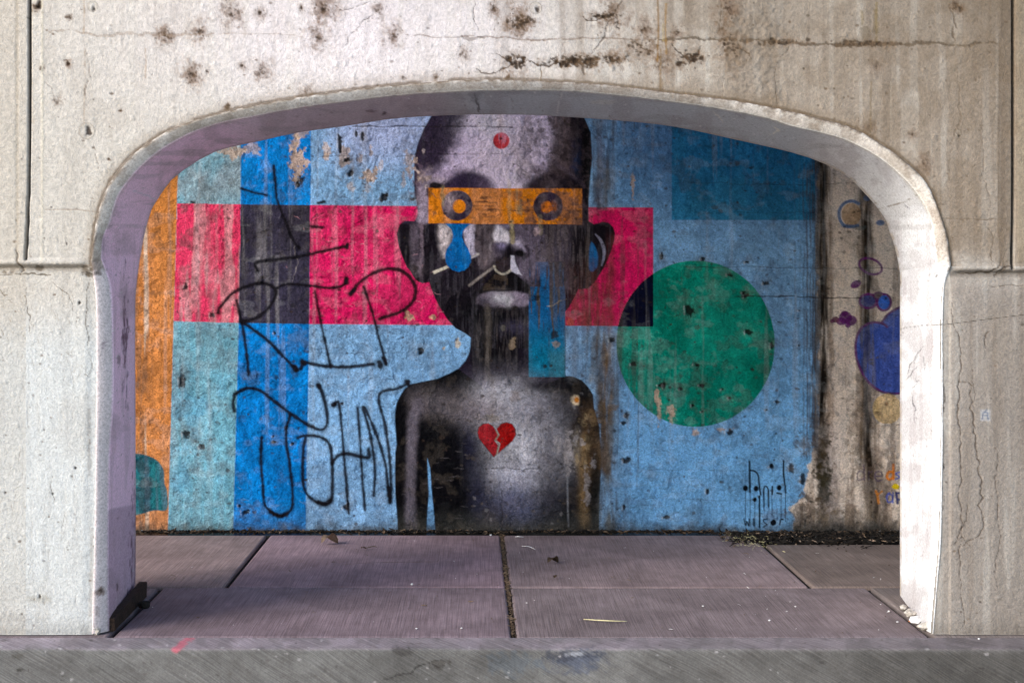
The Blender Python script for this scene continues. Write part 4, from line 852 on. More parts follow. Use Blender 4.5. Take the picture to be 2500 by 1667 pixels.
for k in range(130):
    x, y = random.uniform(1130, 1440), random.uniform(950, 1290); mc.blot(x, y, random.uniform(1.5, 5), random.uniform(1.5, 5), random.choice(((30, 26, 28), (150, 144, 146), (96, 84, 70), (40, 36, 40))), .35, 1.2, random.uniform(-.0015, .0015))
for k in range(24):
    x, y = random.uniform(975, 1180), random.uniform(940, 1290); mc.jagged([(x, y), (x + random.uniform(8, 30), y + random.uniform(-3, 3))], 1.2, (112, 104, 106), .35, 2, 0, k)
mc.poly([(1043, 1117), (1050, 1142), (1053.5, 1193), (1060, 1257), (1063, 1311), (1041, 1311), (1043, 1257), (1047, 1206), (1044.6, 1155)], (104, 152, 196), soft=1.3, id=ID['field'])
# stains right of the torso
cS = fbm(X, Y, 12, 90, 4, 81)
for (xc, wd, y0, y1, c_, a) in ((1486, 24, 930, 1300, (96, 98, 98), .95), (1482, 26, 790, 980, (100, 94, 90), .75), (1400, 20, 796, 920, (96, 98, 104), .6), (1440, 22, 796, 930, (98, 96, 94), .75), (1462, 7, 796, 960, (70, 60, 50), .8), (1482, 14, 835, 1010, (112, 84, 52), .95), (1472, 20, 1000, 1150, (96, 72, 46), .85), (1440, 50, 640, 798, (92, 50, 44), .6), (1490, 9, 560, 800, (120, 54, 50), .6), (1440, 24, 985, 1160, (84, 64, 44), .9), (1425, 12, 1060, 1300, (116, 92, 62), .85), (1454, 9, 1100, 1300, (24, 20, 16), .8),
                                (1408, 9, 1050, 1130, (150, 138, 122), .6), (1465, 16, 262, 505, (96, 92, 104), .75), (1482, 8, 380, 500, (62, 54, 48), .75), (1456, 10, 430, 510, (60, 58, 66), .7), (1495, 7, 262, 500, (96, 96, 100), .45), (1436, 8, 750, 796, (90, 60, 50), .5)):
    m = np.exp(-((X - xc + 14 * (nD - .5)) / wd) ** 2) * ss(y0 - 20, y0 + 30, Y + 40 * (n1 - .5)) * ss(y1 + 25, y1 - 15, Y + 40 * (n1 - .5)) * np.clip(.62 + 2.0 * (cS - .38), 0, 1) * a
    mc.put(allp, m, c_)
for k in range(26):
    mc.blot(random.gauss(1438, 22), random.uniform(985, 1140), random.uniform(4, 12), random.uniform(6, 18), random.choice(((150, 128, 96), (60, 44, 30), (120, 96, 68), (36, 28, 22))), .55, 1.4, random.uniform(-.003, .002))
for (x, y, rx, ry) in ((1389, 1090, 12, 30), (1391, 1120, 12, 26), (1360, 1080, 9, 24), (1386, 1150, 9, 16), (1405, 1075, 7, 14), (1420, 1080, 7, 10), (1448, 1130, 7, 14), (1432, 1190, 8, 40)): mc.blot(x, y, rx, ry, (150, 142, 142), .6, 1.3)
mc.stroke([(1385, 1165), (1386, 1230), (1388, 1285)], 4, (120, 120, 126), .8, 1.6)
mc.blot(1406, 977, 11, 12, (214, 192, 162), .95, .3, -.003); mc.ell(1408, 976, 6, 7, (190, 116, 36), soft=2.5); mc.rect(1414, 960, 1422, 992, BK, soft=2, a=.9)
# heart
HL = [(1205, 1114), (1187, 1092), (1169.6, 1069), (1166.5, 1055.6), (1169.6, 1043), (1180, 1035), (1192.5, 1034), (1203, 1040), (1210, 1050.5), (1215, 1062), (1206.6, 1075), (1215.5, 1086), (1211, 1108)]
HR = [(1213, 1047), (1223, 1035), (1236, 1031), (1250, 1035), (1258, 1048), (1259, 1061), (1251, 1076), (1233, 1091), (1216, 1106), (1222, 1082), (1212, 1073), (1220, 1061)]
for H_, c_, k_ in ((HL, (160, 30, 38), 'heartL'), (HR, (172, 8, 8), 'heartR')):
    Hc = np.mean(H_, 0); mc.poly([tuple(Hc + (np.array(p) - Hc) * 1.05) for p in H_], (24, 14, 12), soft=1.5, a=.8); mc.poly(H_, c_, soft=1.2, id=ID[k_])
mc.stroke([(1211, 1052), (1217, 1062), (1209, 1074), (1218.5, 1084), (1213, 1108)], 2.2, (150, 134, 104), .9, 1, smooth=False)
# --- patches, peels, holes
PE = (186, 160, 140)
for (x, y, rx, ry, a) in ((728, 395, 18, 40, .9), (722, 350, 14, 20, .7), (735, 330, 12, 16, .7), (570, 372, 30, 14, .8), (612, 362, 22, 16, .6), (798, 365, 8, 14, .7), (797, 382, 5, 8, .7), (842, 383, 14, 22, .7), (882, 385, 10, 14, .6), (903, 425, 14, 18, .85), (898, 445, 6, 22, .4), (857, 455, 8, 16, .5), (930, 400, 5, 14, .5), (1000, 400, 12, 30, .6), (985, 440, 5, 16, .5), (905, 368, 5, 10, .6), (1545, 465, 4, 24, .7), (1545, 430, 4, 10, .5), (1530, 880, 0.1, 0.1, 0), (1524, 976, 0.1, .1, 0),
                         (1603, 970, 5, 26, .9), (1608, 1000, 5, 28, .8), (1638, 1003, 9, 15, .9), (1640, 1022, 4, 14, .6), (1083, 850, 4, 4, .8), (1118, 840, 5, 10, .7), (997, 775, 10, 12, .75), (1057, 775, 5, 5, .7), (1700, 1056, 9, 9, .8), (1770, 1048, 18, 4, .7)):
    if rx > 1: mc.blot(x, y, rx, ry, PE if y < 700 or x > 1400 else (200, 176, 140), a, 1.3, -.002, .3)
for (x, y, rx, ry) in ((855, 427, 9, 11), (737, 440, 10, 14), (728, 452, 6, 9), (519, 770, 9, 10), (1026, 857, 11, 9), (850, 390, 12, 5), (830, 350, 5, 30), (886, 335, 5, 14), (870, 330, 3, 10), (945, 475, 4, 5), (1010, 487, 8, 6), (938, 482, 12, 10), (1683, 757, 14, 16), (1821, 722, 7, 7), (1784, 672, 12, 6), (1824, 640, 7, 5), (1717, 632, 8, 5), (1617, 625, 5, 14), (1870, 692, 10, 5), (1547, 888, 10, 6), (1828, 810, 12, 9), (1885, 846, 6, 14), (1815, 715, 6, 5),
                       (1700, 890, 10, 8), (1615, 940, 12, 7), (1662, 950, 6, 5), (1622, 942, 5, 9), (1712, 940, 8, 5), (1692, 989, 6, 6), (1715, 1004, 6, 5), (1783, 971, 6, 5), (1764, 950, 5, 4), (1950, 842, 5, 5), (1952, 758, 4, 3), (1895, 980, 7, 5), (1872, 1000, 5, 4), (1523, 1032, 9, 8), (1530, 1125, 12, 8), (1530, 1015, 6, 9), (1780, 1055, 12, 12), (1728, 1198, 6, 12), (1524, 1240, 5, 10), (1626, 1262, 10, 5), (1884, 1140, 8, 5), (1932, 1145, 8, 14), (455, 1062, 12, 10), (495, 1090, 10, 8), (445, 930, 10, 18), (455, 700, 8, 10),
                       (668, 1065, 4, 5), (670, 1078, 5, 4), (714, 1084, 4, 4), (845, 1240, 10, 7), (851, 1228, 4, 12), (585, 1235, 5, 8), (600, 1250, 14, 8), (1495, 830, 10, 6), (470, 495, 8, 5), (1960, 1170, 8, 14), (671, 813, 4, 4), (835, 985, 3, 3), (1440, 1320, 1, 1)):
    mc.blot(x, y, rx * 1.8, ry * 1.8, (96, 84, 74), .28, 1.3, 0, .9)
    mc.blot(x, y, rx * .75, ry * .75, (22, 18, 16), .9, 1.2, -.010)
    mc.blot(x - rx * .9, y + 1, 2.5, ry * .7, (225, 222, 220), .3, 1.0, .004)
for k in range(900):
    x, y = random.uniform(420, 2190), random.uniform(285, 1290); r_ = random.uniform(1.4, 3.6) * (1.5 if random.random() < .08 else 1)
    mc.blot(x, y, r_ * random.uniform(.8, 1.6), r_, random.choice(((40, 34, 32), (70, 62, 58), (52, 40, 34))), random.uniform(.25, .75), 1.0, -.0028)
for k in range(420):
    x, y = random.uniform(320, 2190), random.uniform(285, 1290); r_ = random.uniform(2.2, 6)
    mc.blot(x, y, r_, r_ * random.uniform(.7, 1.6), None, 1, .8, random.uniform(.002, .005))
for k in range(120):
    x, y = (random.gauss(890, 80), random.gauss(430, 45)) if k < 70 else (random.gauss(1290, 50), random.gauss(350, 60)); mc.jagged([(x, y), (x + random.uniform(-14, 14), y + random.uniform(-10, 14))], 2.2, (84, 78, 84), .5, 5, -.003, k)
# peeled edge scratches on band and blue
for k in range(46):
    x, y = random.uniform(700, 1080), random.uniform(520, 780)
    if k > 30: x, y = random.uniform(590, 740), random.uniform(1180, 1290)
    mc.jagged([(x, y), (x + random.uniform(-18, 22), y + random.uniform(-8, 10))], 1.5, (206, 150, 160) if k <= 30 else (120, 160, 190), .5, 5, .002, k)
mc.jagged([(720, 600), (728, 640), (722, 665), (714, 690)], 2, (130, 122, 122), .7, 5, .003, 1)
# board joints
for (x0, y0, x1, y1, w_, a) in ((860, 309, 1250, 311, 2.2, .85), (1010, 377, 1250, 378, 1.8, .6), (720, 382, 1000, 380, 1.6, .45), (1655, 650, 2190, 657, 1.8, .55), (1800, 724, 2110, 727, 2.8, .8), (1420, 728, 1800, 724, 1.6, .35), (760, 583, 960, 584, 1.6, .5), (1180, 1144, 1320, 1144, 2, .7), (1040, 1214, 1230, 1214, 1.4, .4), (1560, 1148, 1860, 1145, 1.5, .45), (1560, 1217, 1830, 1219, 1.5, .35), (430, 1225, 860, 1215, 1.5, .3),
                                (1650, 448, 1990, 452, 1.6, .5), (1700, 518, 1990, 519, 1.6, .4), (2010, 450, 2110, 448, 2.0, .6), (1500, 869, 1700, 871, 1.4, .3), (780, 860, 1150, 862, 1.4, .3), (1048, 514, 1420, 515, 1.5, .45), (1224, 1195, 1226, 1290, 2.0, .6)):
    mc.jagged([(x0, y0), ((x0 + x1) / 2, (y0 + y1) / 2), (x1, y1)], w_, (34, 28, 28), a, 2.5, -.003, int(x0), taper=False)
# --- general weathering: pale runs, dark runs, dust at the foot
pale = ss(.60, .76, nW) * .18 * ss(1300, 900, Y) * (1 - .8 * PM); mc.put(allp, pale, (176, 172, 172))
mc.put(allp, ss(.60, .74, fbm(X, Y, 10, 220, 4, 91)) * .40 * ((X > 1150) & (X < 1560)) * (1 - .8 * PM), (70, 62, 58))
mc.put(allp, ss(.60, .72, nD) * .25 * (1 - .8 * PM), (84, 78, 76)); mc.put(allp, ss(.58, .70, fbm(X, Y, 40, 26, 4, 93)) * .08 * (1 - .9 * PM), (206, 206, 206))
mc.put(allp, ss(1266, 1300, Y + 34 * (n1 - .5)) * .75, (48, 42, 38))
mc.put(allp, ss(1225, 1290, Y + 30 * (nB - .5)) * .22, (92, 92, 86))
# --- spray lettering, on top of everything
INK = (16, 13, 20)
def spray(P_, wd, a=.93, soft=1.9): mc.stroke(P_, wd * 2.1, INK, .34, 3.8, jit=4); mc.stroke(P_, wd * 1.22, INK, a, 2.4, jit=3.2, id=ID['spray'])
SP = [([(668, 405), (671.7, 438), (675.5, 482), (688, 517), (701, 550), (714, 584), (731, 606)], 5.4), ([(589, 460), (619, 470), (640, 474), (652, 477)], 4), ([(777, 496), (792, 493)], 6), ([(760, 553), (788, 555)], 6),
      ([(628, 660), (626, 641), (680, 633), (731, 626), (795, 612), (849, 600)], 6), ([(848, 596), (847, 605)], 7),
      ([(532, 764), (536, 752), (547, 739), (566, 717), (594, 702), (635, 692), (661, 697), (674, 712), (666, 737), (649, 759), (621, 778), (590, 786)], 6.2),
      ([(578, 734), (585, 767), (591, 790), (599, 839), (605, 889), (607, 914)], 5.6), ([(591, 787), (621, 806), (657, 834), (693, 872), (724, 903)], 6.4), ([(719, 896), (722, 903)], 9),
      ([(677, 704), (699, 694), (754, 697), (801, 703), (834, 698), (846, 683)], 5.6), ([(845, 680), (846, 690)], 8), ([(769, 712), (782, 778), (796, 845), (807, 897)], 4.8),
      ([(735, 900), (741, 884), (765, 889), (810, 895), (857, 895), (912, 889)], 6.4), ([(738, 882), (744, 888)], 9), ([(926, 884), (929, 893)], 10), ([(888, 700), (906, 751), (923, 817), (943, 888)], 5), ([(936, 874), (943, 888)], 7),
      ([(858, 716), (876, 692), (912, 667), (954, 656), (987, 665), (1009, 690), (1015, 715), (1003, 742), (976, 762), (926, 778)], 6.4), ([(856, 718), (866, 705)], 9),
      ([(572, 1003), (569, 985), (573, 962)], 6), ([(578, 960), (594, 950), (616, 948), (641, 957), (677, 985), (710, 1010), (754, 1038), (782, 1049), (796, 1040), (799, 1013), (788, 963), (778, 941)], 6.4), ([(776, 940), (780, 944)], 9),
      ([(709, 1013), (700, 1040), (699, 1079), (707, 1129), (713, 1184), (714, 1231), (704, 1251), (682, 1259), (657, 1245), (645, 1226), (641, 1171), (637, 1115), (639, 1068)], 5.4), ([(660, 1249), (682, 1259), (700, 1253)], 8),
      ([(727, 1068), (746, 1063), (774, 1065), (801, 1079), (810, 1115), (812, 1171), (809, 1220), (793, 1230), (765, 1220), (743, 1193), (739, 1143), (742, 1087), (746, 1066)], 6), ([(775, 1225), (793, 1230), (806, 1222)], 8),
      ([(814, 990), (826, 982), (832, 1018), (840, 1115), (846, 1184), (851, 1252)], 5.4), ([(814, 988), (818, 986)], 9), ([(811, 1130), (826, 1111), (848, 1107), (881, 1114), (901, 1116), (900, 1096)], 7), ([(873, 996), (879, 1074), (884, 1157), (891, 1244)], 4.8),
      ([(913, 1209), (915, 1143), (904, 1060), (887, 994), (909, 1035), (940, 1129), (952, 1226), (953, 1143), (942, 1046), (925, 965), (968, 949), (998, 936)], 5.6), ([(948, 1190), (952, 1226)], 8), ([(994, 932), (998, 940)], 8)]
for P_, w_ in SP: spray(P_, w_)
# --- small dripping signature
SG = [([(1829.7, 1126), (1830.4, 1200)], 5), ([(1832, 1148), (1841, 1149), (1851, 1160), (1854, 1187), (1857, 1207)], 4.2), ([(1865, 1236), (1865, 1192), (1871, 1187), (1875.5, 1198), (1876.5, 1236)], 4), ([(1885, 1187), (1885, 1206)], 4.5), ([(1913, 1124), (1912.6, 1149), (1915, 1177), (1918, 1202)], 4.6),
      ([(1897, 1203), (1907, 1205)], 4.5), ([(1854, 1211), (1854, 1286)], 4.6), ([(1816, 1266), (1820, 1281), (1823, 1272), (1828, 1283), (1829, 1266)], 3), ([(1840, 1266), (1840, 1282)], 4.4), ([(1872, 1266), (1863, 1268), (1866, 1275), (1872, 1280), (1863, 1286)], 3.2), ([(1904, 1280), (1906, 1268), (1912, 1267)], 3.6)]
for P_, w_ in SG: mc.stroke(P_, w_, (10, 14, 22), .93, 1.1, id=ID['sign'])
for (x, y, r_) in ((1819.5, 1191, 6.5), (1845.7, 1192, 6.2), (1842.5, 1219, 5.2), (1883, 1135.5, 4.4), (1902, 1190, 6.2), (1888, 1275, 7.2)): mc.ell(x, y, r_, r_ * 1.1, (10, 14, 22), soft=1.2, id=ID['sign'])
for (x, y0, y1) in ((1819.5, 1196, 1273), (1831, 1200, 1284), (1842.5, 1222, 1288), (1865, 1230, 1245), (1876, 1230, 1240), (1885, 1200, 1262), (1907, 1205, 1268), (1918, 1200, 1272), (1821, 1275, 1292), (1854, 1284, 1290), (1885.5, 1138, 1152)): mc.stroke([(x, y0), (x, y1)], 1.8, (14, 20, 30), .85, .9)

# relief of the old plaster
mc.C *= (np.exp(.7 * (fbm(X * .8 + Y * .6, Y * .8 - X * .6, 16, 9, 4, 77) - .5) + .7 * (fbm(X, Y, 60, 90, 3, 79) - .5) + .12 * (nC - .5)) * 1.16)[:, None]; mc.C *= np.minimum(1, .86 / np.maximum(mc.C.max(1), .01))[:, None]
mc.H += .010 * (fbm(X, Y, 150, 150, 4, 101) - .5) + .0080 * (fbm(X, Y, 30, 26, 3, 103) - .5) + .0045 * (n1 - .5)
rp = np.exp(-(((X - 890) / 120) ** 2 + ((Y - 410) / 60) ** 2)) + np.exp(-(((X - 1300) / 90) ** 2 + ((Y - 360) / 90) ** 2)) + ss(1560, 1640, X) * ss(560, 430, Y) * .8
flk = fbm(X, Y, 46, 40, 4, 141); flk2 = fbm(X, Y, 20, 22, 3, 143)
mc.H += .0032 * ss(.50, .515, flk) * (.4 + .6 * ss(.4, .6, nA)) + .0022 * ss(.56, .58, flk2) - .0030 * ss(.36, .345, flk)
edge = np.exp(-((flk - .508) / .006) ** 2); mc.C *= (1 - .30 * edge * ss(.45, .6, nA))[:, None]
mc.H += .008 * rp * (fbm(X, Y, 11, 11, 3, 107) - .5)
mc.H += bare * .006 * (fbm(X, Y, 9, 30, 3, 109) - .5)
ny, nx = len(ys), len(xs)
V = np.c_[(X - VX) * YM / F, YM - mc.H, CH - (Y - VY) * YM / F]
idx = np.arange(nx * ny).reshape(ny, nx)
Q = np.stack([idx[:-1, :-1], idx[1:, :-1], idx[1:, 1:], idx[:-1, 1:]], -1).reshape(-1, 4)
fid = mc.ID[Q[:, 0]]
mural = empty('mural', (0, YM, 0)); tag(mural, 'plastered wall behind the arch painted with a child portrait and green disc', 'mural')
names = {0: ('blue_ground', 'weathered light blue painted ground of the mural'), 1: ('orange_stripe', None), 2: ('pale_blue_stripe', None), 3: ('bright_blue_stripe', None), 4: ('magenta_band', None), 5: ('faded_pink_block', None), 6: ('dark_violet_block', None),
         7: ('green_disc', None), 8: ('navy_segment', None), 9: ('deep_blue_block', None), 10: ('bare_plaster', 'bare brown plaster with black water stains'), 11: ('portrait_head', None), 12: ('portrait_torso', None), 13: ('eye_band', 'orange band painted across the eyes'), 14: ('eye_rings', 'two dark rings painted on the orange band'), 15: ('blue_teardrop', None), 16: ('red_forehead_dot', None),
         17: ('heart_half', 'left half of the broken red heart'), 18: ('heart_half', 'right half of the broken red heart'), 19: ('teal_neck_block', None), 20: ('sprayed_word', None), 21: ('dripping_signature', 'small black dripping signature low on the blue ground'), 22: ('graffiti_bubble', None), 23: ('teal_emblem', None), 24: ('small_painted_words', 'small orange and blue words on bare plaster')}
made = {}
order = [0, 1, 2, 3, 4, 5, 6, 7, 8, 9, 10, 11, 12, 13, 15, 16, 17, 18, 19, 20, 21, 22, 23, 24, 14]
par = {13: 11, 15: 11, 16: 11, 17: 12, 18: 12, 19: 11}
for k in order:
    mk = fid == k
    if not mk.any(): continue
    nm, lb = names[k]; p_ = made[par[k]] if k in par else mural
    if k == 14:
        for sgn, lb2 in ((qx_ := X[Q[:, 0]] < 1230, 'left ring, partly rubbed off'), (~(X[Q[:, 0]] < 1230), 'right ring, darker')):
            me = grid_mesh('eye_ring', V, Q[mk & sgn], mc.C); o = link('eye_ring', me, M_mural, made[11]); o['label'] = lb2
        continue
    cx, cy = X[Q[:, 0]], Y[Q[:, 0]]
    if k == 4: subs = [(cx < 1230, None), (cx >= 1230, 'browner magenta band beside the green disc')]
    elif k in (2, 3): subs = [(cy < 640, 'upper, more peeled end of the stripe'), (cy >= 640, 'lower end of the stripe')]
    elif k == 22:
        g_ = [(cy < 620) & (cx < 2106), (cy < 620) & (cx >= 2106), (cy >= 620) & (cy < 676), (cy >= 676) & (cy < 708) & (cx < 2110), (cy >= 676) & (cy < 764) & ~((cy < 708) & (cx < 2110)) & (cx > 2088) & ~((cx > 2180) | (cy > 760)), (cy > 955) & (cx < 2110 + 100) & (((cx - 2166) ** 2 + (cy - 998) ** 2) < 45 ** 2), (cx < 2088) & (cy >= 740) & (cy < 810) & (cx < 2086)]
        r_ = np.ones(len(cx), bool)
        for g in g_: r_ &= ~g
        subs = [(g, l_) for g, l_ in zip(g_, ('blue sprayed arc', 'small blue sprayed spot', 'purple oval outline', 'small purple spot', 'pair of small blue bubbles', 'tan sprayed circle', 'purple sprayed cloud'))] + [(r_, 'big blue bubble with purple outline')]
    elif k == 20: subs = [(cy < 680, 'first row of black spray strokes'), ((cy >= 680) & (cy < 925), 'black sprayed word RIP'), (cy >= 925, 'black sprayed word JOHN')]
    else: subs = [(np.ones(len(cx), bool), lb)]
    for g, l_ in subs:
        if not (mk & g).any(): continue
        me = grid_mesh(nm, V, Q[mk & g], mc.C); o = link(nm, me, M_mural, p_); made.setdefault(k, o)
        if p_ is mural: o.matrix_parent_inverse = Matrix.Translation(-mural.location)
        if l_: o['label'] = l_
bm = bmesh.new(); bm_box(bm, (-900 - VX) * YM / F, (2850 - VX) * YM / F, YM + .035, YM + .45, -.15, CH - (-315 - VY) * YM / F)
o = bm_obj('wall_core', bm, M_core, mural); o.matrix_parent_inverse = Matrix.Translation(-mural.location)

# ================================================================== GROUND, SLABS, KERB, ROAD, DECK
bm = bmesh.new(); bm_box(bm, -3.6, 9, 5.30, 7.84, -.18, -.028); tag(bm_obj('path_bed', bm, M_soil), kind='structure')
bm = bmesh.new(); bmesh.ops.create_grid(bm, x_segments=1, y_segments=1, size=150); bmesh.ops.translate(bm, vec=(0, 0, -.21), verts=bm.verts); tag(bm_obj('ground', bm, M_asph), kind='structure')
path = empty('pavement', (0, 6.4, 0)); tag(path, kind='structure')
def slab(x0, x1, y0, y1, dz, c_, tilt=0.0):
    cx, cy = (x0 + x1) / 2, (y0 + y1) / 2
    bm = bmesh.new(); g = .013
    bm_box(bm, x0 - cx + g, x1 - cx - g, y0 - cy + g * .6, y1 - cy - g * .6, -.07, 0, .014, 3)
    o = bm_obj('paving_slab', bm, M_slab, path, True); o.location = (cx, cy - 6.4, dz); o.rotation_euler = (tilt, random.uniform(-.001, .001), 0)
    for p in o.data.polygons: p.use_smooth = abs(p.normal.z) < .999
    o.color = tuple(s2l(c_)) + (1,)
SLC = [(122, 109, 110), (127, 111, 115), (125, 112, 112), (119, 109, 104)]
for k, (a, b) in enumerate(((-2.6, -1.66), (-1.66, .183), (.183, 2.09), (2.09, 3.9), (3.9, 5.6))): slab(a, b, 5.462, 6.368, -.004 + .002 * (k % 2), SLC[min(k, 3)])
for k, (a, b) in enumerate(((-2.85, -1.324), (-1.324, .18), (.18, 1.80), (1.80, 3.35), (3.35, 5.0))): slab(a, b, 6.392, 7.73 if a < 1.7 else 7.45, -.008 + .001 * (k % 2), ((140, 122, 118), (144, 122, 126), (138, 121, 120), (124, 110, 102), (124, 110, 102))[k])

# kerb: profile swept along x
prof = [(5.453, -.03), (5.453, -.004), (5.447, 0)] + [(5.447 - t * (5.447 - 5.300), -.0015 * t) for t in np.linspace(.04, 1, 26)]
prof += [(5.300 - .016 * math.sin(a), -.0015 - .016 * (1 - math.cos(a))) for a in np.linspace(.15, R(84), 7)]
ly, lz = prof[-1]; prof += [(ly - .02 * t, lz - t * (.21 + lz)) for t in np.linspace(.03, 1, 34)]
prof = np.array(prof); kx = axis(-5.5, 9, -2.6, 3.0, .0055, .3)
KX, KP = np.meshgrid(kx, np.arange(len(prof))); KV = np.c_[KX.ravel(), prof[KP.ravel(), 0], prof[KP.ravel(), 1]]
kc = Canvas(VX + KV[:, 0] * F / KV[:, 1], VY + (CH - KV[:, 2]) * F / KV[:, 1], (152, 142, 146))
al = np.arange(kc.X.size)
kn = fbm(kc.X, kc.Y, 90, 60, 4, 121)
kc.put(al, ss(1578, 1590, kc.Y + 8 * (kn - .5)) * .9, (108, 108, 103)); kc.put(al, ss(.5, .66, kn) * .3, (110, 108, 104)); kc.put(al, ss(1300, 2400, kc.X) * .45, (104, 98, 92)); kc.put(al, ss(1585, 1600, kc.Y) * ss(1500, 2500, kc.X + 200 * (kn - .5)) * .5, (70, 68, 62)); kc.put(al, ss(.46, .62, fbm(kc.X, kc.Y, 30, 22, 4, 131)) * .3, (90, 88, 84))
kc.blot(1410, 1612, 62, 24, (66, 74, 92), .7, 1.0, 0, .6); kc.blot(1380, 1600, 70, 9, (50, 50, 58), .55, 1.3); kc.blot(1250, 1620, 60, 26, (96, 108, 118), .4, 1.2)
kc.blot(1405, 1596, 22, 5, (170, 172, 176), .5, 1)
kc.jagged([(925, 1667), (960, 1652), (1000, 1645), (1025, 1625), (1052, 1615), (1080, 1608)], 3, (46, 42, 38), .9, 5, 0, 2); kc.blot(1072, 1620, 22, 11, (60, 52, 44), .5, 1.4); kc.jagged([(1052, 1615), (1070, 1628), (1086, 1624)], 2, (52, 46, 40), .8, 4, 0, 3)
kc.blot(48, 1635, 11, 4, (48, 44, 38), .8, 1); kc.blot(45, 1602, 12, 6, (84, 80, 72), .6, 1.2); kc.blot(980, 1592, 22, 9, (76, 72, 68), .6, 1.3)
kc.stroke([(462, 1556), (452, 1562), (440, 1576), (428, 1584)], 16, (214, 92, 112), .62, 6, jit=12)
kc.jagged([(970, 1558), (985, 1566), (1010, 1572), (1060, 1574)], 1.8, (84, 74, 74), .7, 3, 0, 5)
for k in range(120): kc.blot(random.uniform(0, 2500), random.uniform(1560, 1667), random.uniform(1.5, 5), random.uniform(1.2, 3), random.choice(((60, 54, 50), (90, 84, 80), (190, 186, 184))), .55, 1)
kn2 = fbm(KV[:, 0] * 60, KV[:, 1] * 60, 6, 6, 3, 5); KV[:, 2] += .0030 * (kn2 - .5) * (KP.ravel() > 2)
kix = np.arange(KX.size).reshape(KX.shape); KQ = np.stack([kix[:-1, :-1], kix[1:, :-1], kix[1:, 1:], kix[:-1, 1:]], -1).reshape(-1, 4)
kerb = link('kerb', grid_mesh('kerb', KV, KQ, kc.C), M_kerb); tag(kerb, kind='structure')
bm = bmesh.new()
for b_ in ((-2.45, 4.1, 4.3, 6.22, 4.31, 4.9), (-2.45, -1.7, 6.22, 7.76, 4.31, 4.9), (.75, 4.1, 6.22, 7.76, 4.31, 4.9), (-2.45, 4.1, 7.76, 8.4, 4.31, 4.9)): bm_box(bm, *b_)  # unseen deck; opening and short ends shaped to let light in
tag(bm_obj('unseen_deck', bm, M_deck), kind='structure')

# ================================================================== SMALL THINGS
# rusty strip along the foot of the left jamb
a0, a1 = floorP(262, 1541), floorP(345, 1456)
d = (a1 - a0); L = d.length; ang = math.atan2(d.y, d.x)
bm = bmesh.new(); bm_box(bm, 0, L, -.028, .012, 0, .062, .004, 2)
for v_ in bm.verts:
    v_.co.z *= 1 + .25 * (v_.co.x / L); v_.co.y += .004 * math.sin(v_.co.x * 23)
bmesh.ops.subdivide_edges(bm, edges=[e for e in bm.edges if e.calc_length() > .3], cuts=6)
for v_ in bm.verts: v_.co += Vector((0, random.uniform(-.003, .003), random.uniform(-.003, .003) if v_.co.z > .02 else 0))
o = bm_obj('steel_strip', bm, M_rust); o.location = a0 + Vector((0.005, 0, 0)); o.rotation_euler = (0, 0, ang)
tag(o, 'dark rusty steel strip lying along the foot of the left arch jamb', 'metal strip')
def lump(name, x, y, r_, mat, label, cat, flat=.6, group=None, ext=(1, 1), lift=0):
    bm = bmesh.new(); bmesh.ops.create_icosphere(bm, subdivisions=2 if r_ > .012 else 1, radius=r_)
    for v_ in bm.verts: v_.co *= random.uniform(.72, 1.2); v_.co.z *= flat; v_.co.x *= ext[0]; v_.co.y *= ext[1]
    o = bm_obj(name, bm, mat); p = floorP(x, y); o.location = (p.x, p.y, r_ * flat * .75 + lift); o.rotation_euler = (0, 0, random.uniform(0, 6))
    return tag(o, label, cat, group)
lump('dirt_clump', 352, 1483, .030, M_soil, 'black dirt clump at the inner end of the rusty strip', 'dirt clump', .7)
lump('plaster_lump', 236, 1545, .026, M_plast, 'crumbled plaster lump at the outer corner of the left pier', 'rubble', .8)
for (x, y, r_, m_, lb, e) in ((2262, 1537, .030, M_plast, 'brownish plaster piece at the front end of the right jamb foot', (1.5, 1)), (2240, 1519, .028, M_white, 'white plaster chunk against the foot of the right jamb', (1, 1.4)), (2222, 1503, .026, M_plast, 'crumbling plaster piece halfway along the right jamb foot', (1, 1.5)), (2206, 1488, .020, M_plast, 'dark-edged plaster piece at the inner end of the right jamb foot', (1, 1.4))):
    lump('plaster_lump', x, y, r_, m_, lb, 'rubble', .7, ext=e)
for (x, y, r_, m_, lb) in ((1006, 1427, .009, M_white, 'white pebble on the long joint between the two slab rows'), (1198, 1307, .008, M_white, 'white pebble left of the middle joint at the painted wall'), (2170, 1493, .007, M_white, 'pale pebble nearest the inner edge of the right jamb'), (2191, 1519, .007, M_white, 'pale pebble in front of the right jamb, closer to the kerb'),
                           (1878, 1515, .007, M_white, 'white chip on the right front slab'), (1942, 1481, .006, M_white, 'small white chip on the right front slab, farther back'), (1716, 1480, .006, M_white, 'flat white chip at the left side of the right front slab'), (1017, 1535, .006, M_white, 'small pale chip near the kerb left of the middle joint'), (1127, 1534, .006, M_white, 'small pale chip near the kerb beside the middle joint'),
                           (2390, 1560, .006, M_white, 'pale chip on the kerb below the right pier')):
    if m_: lump('pebble', x, y, r_, m_, lb, 'pebble', .6)
lump('peel_scrap', 2222, 1517, .009, M_orange, 'small orange scrap beside the right jamb', 'scrap', .4)
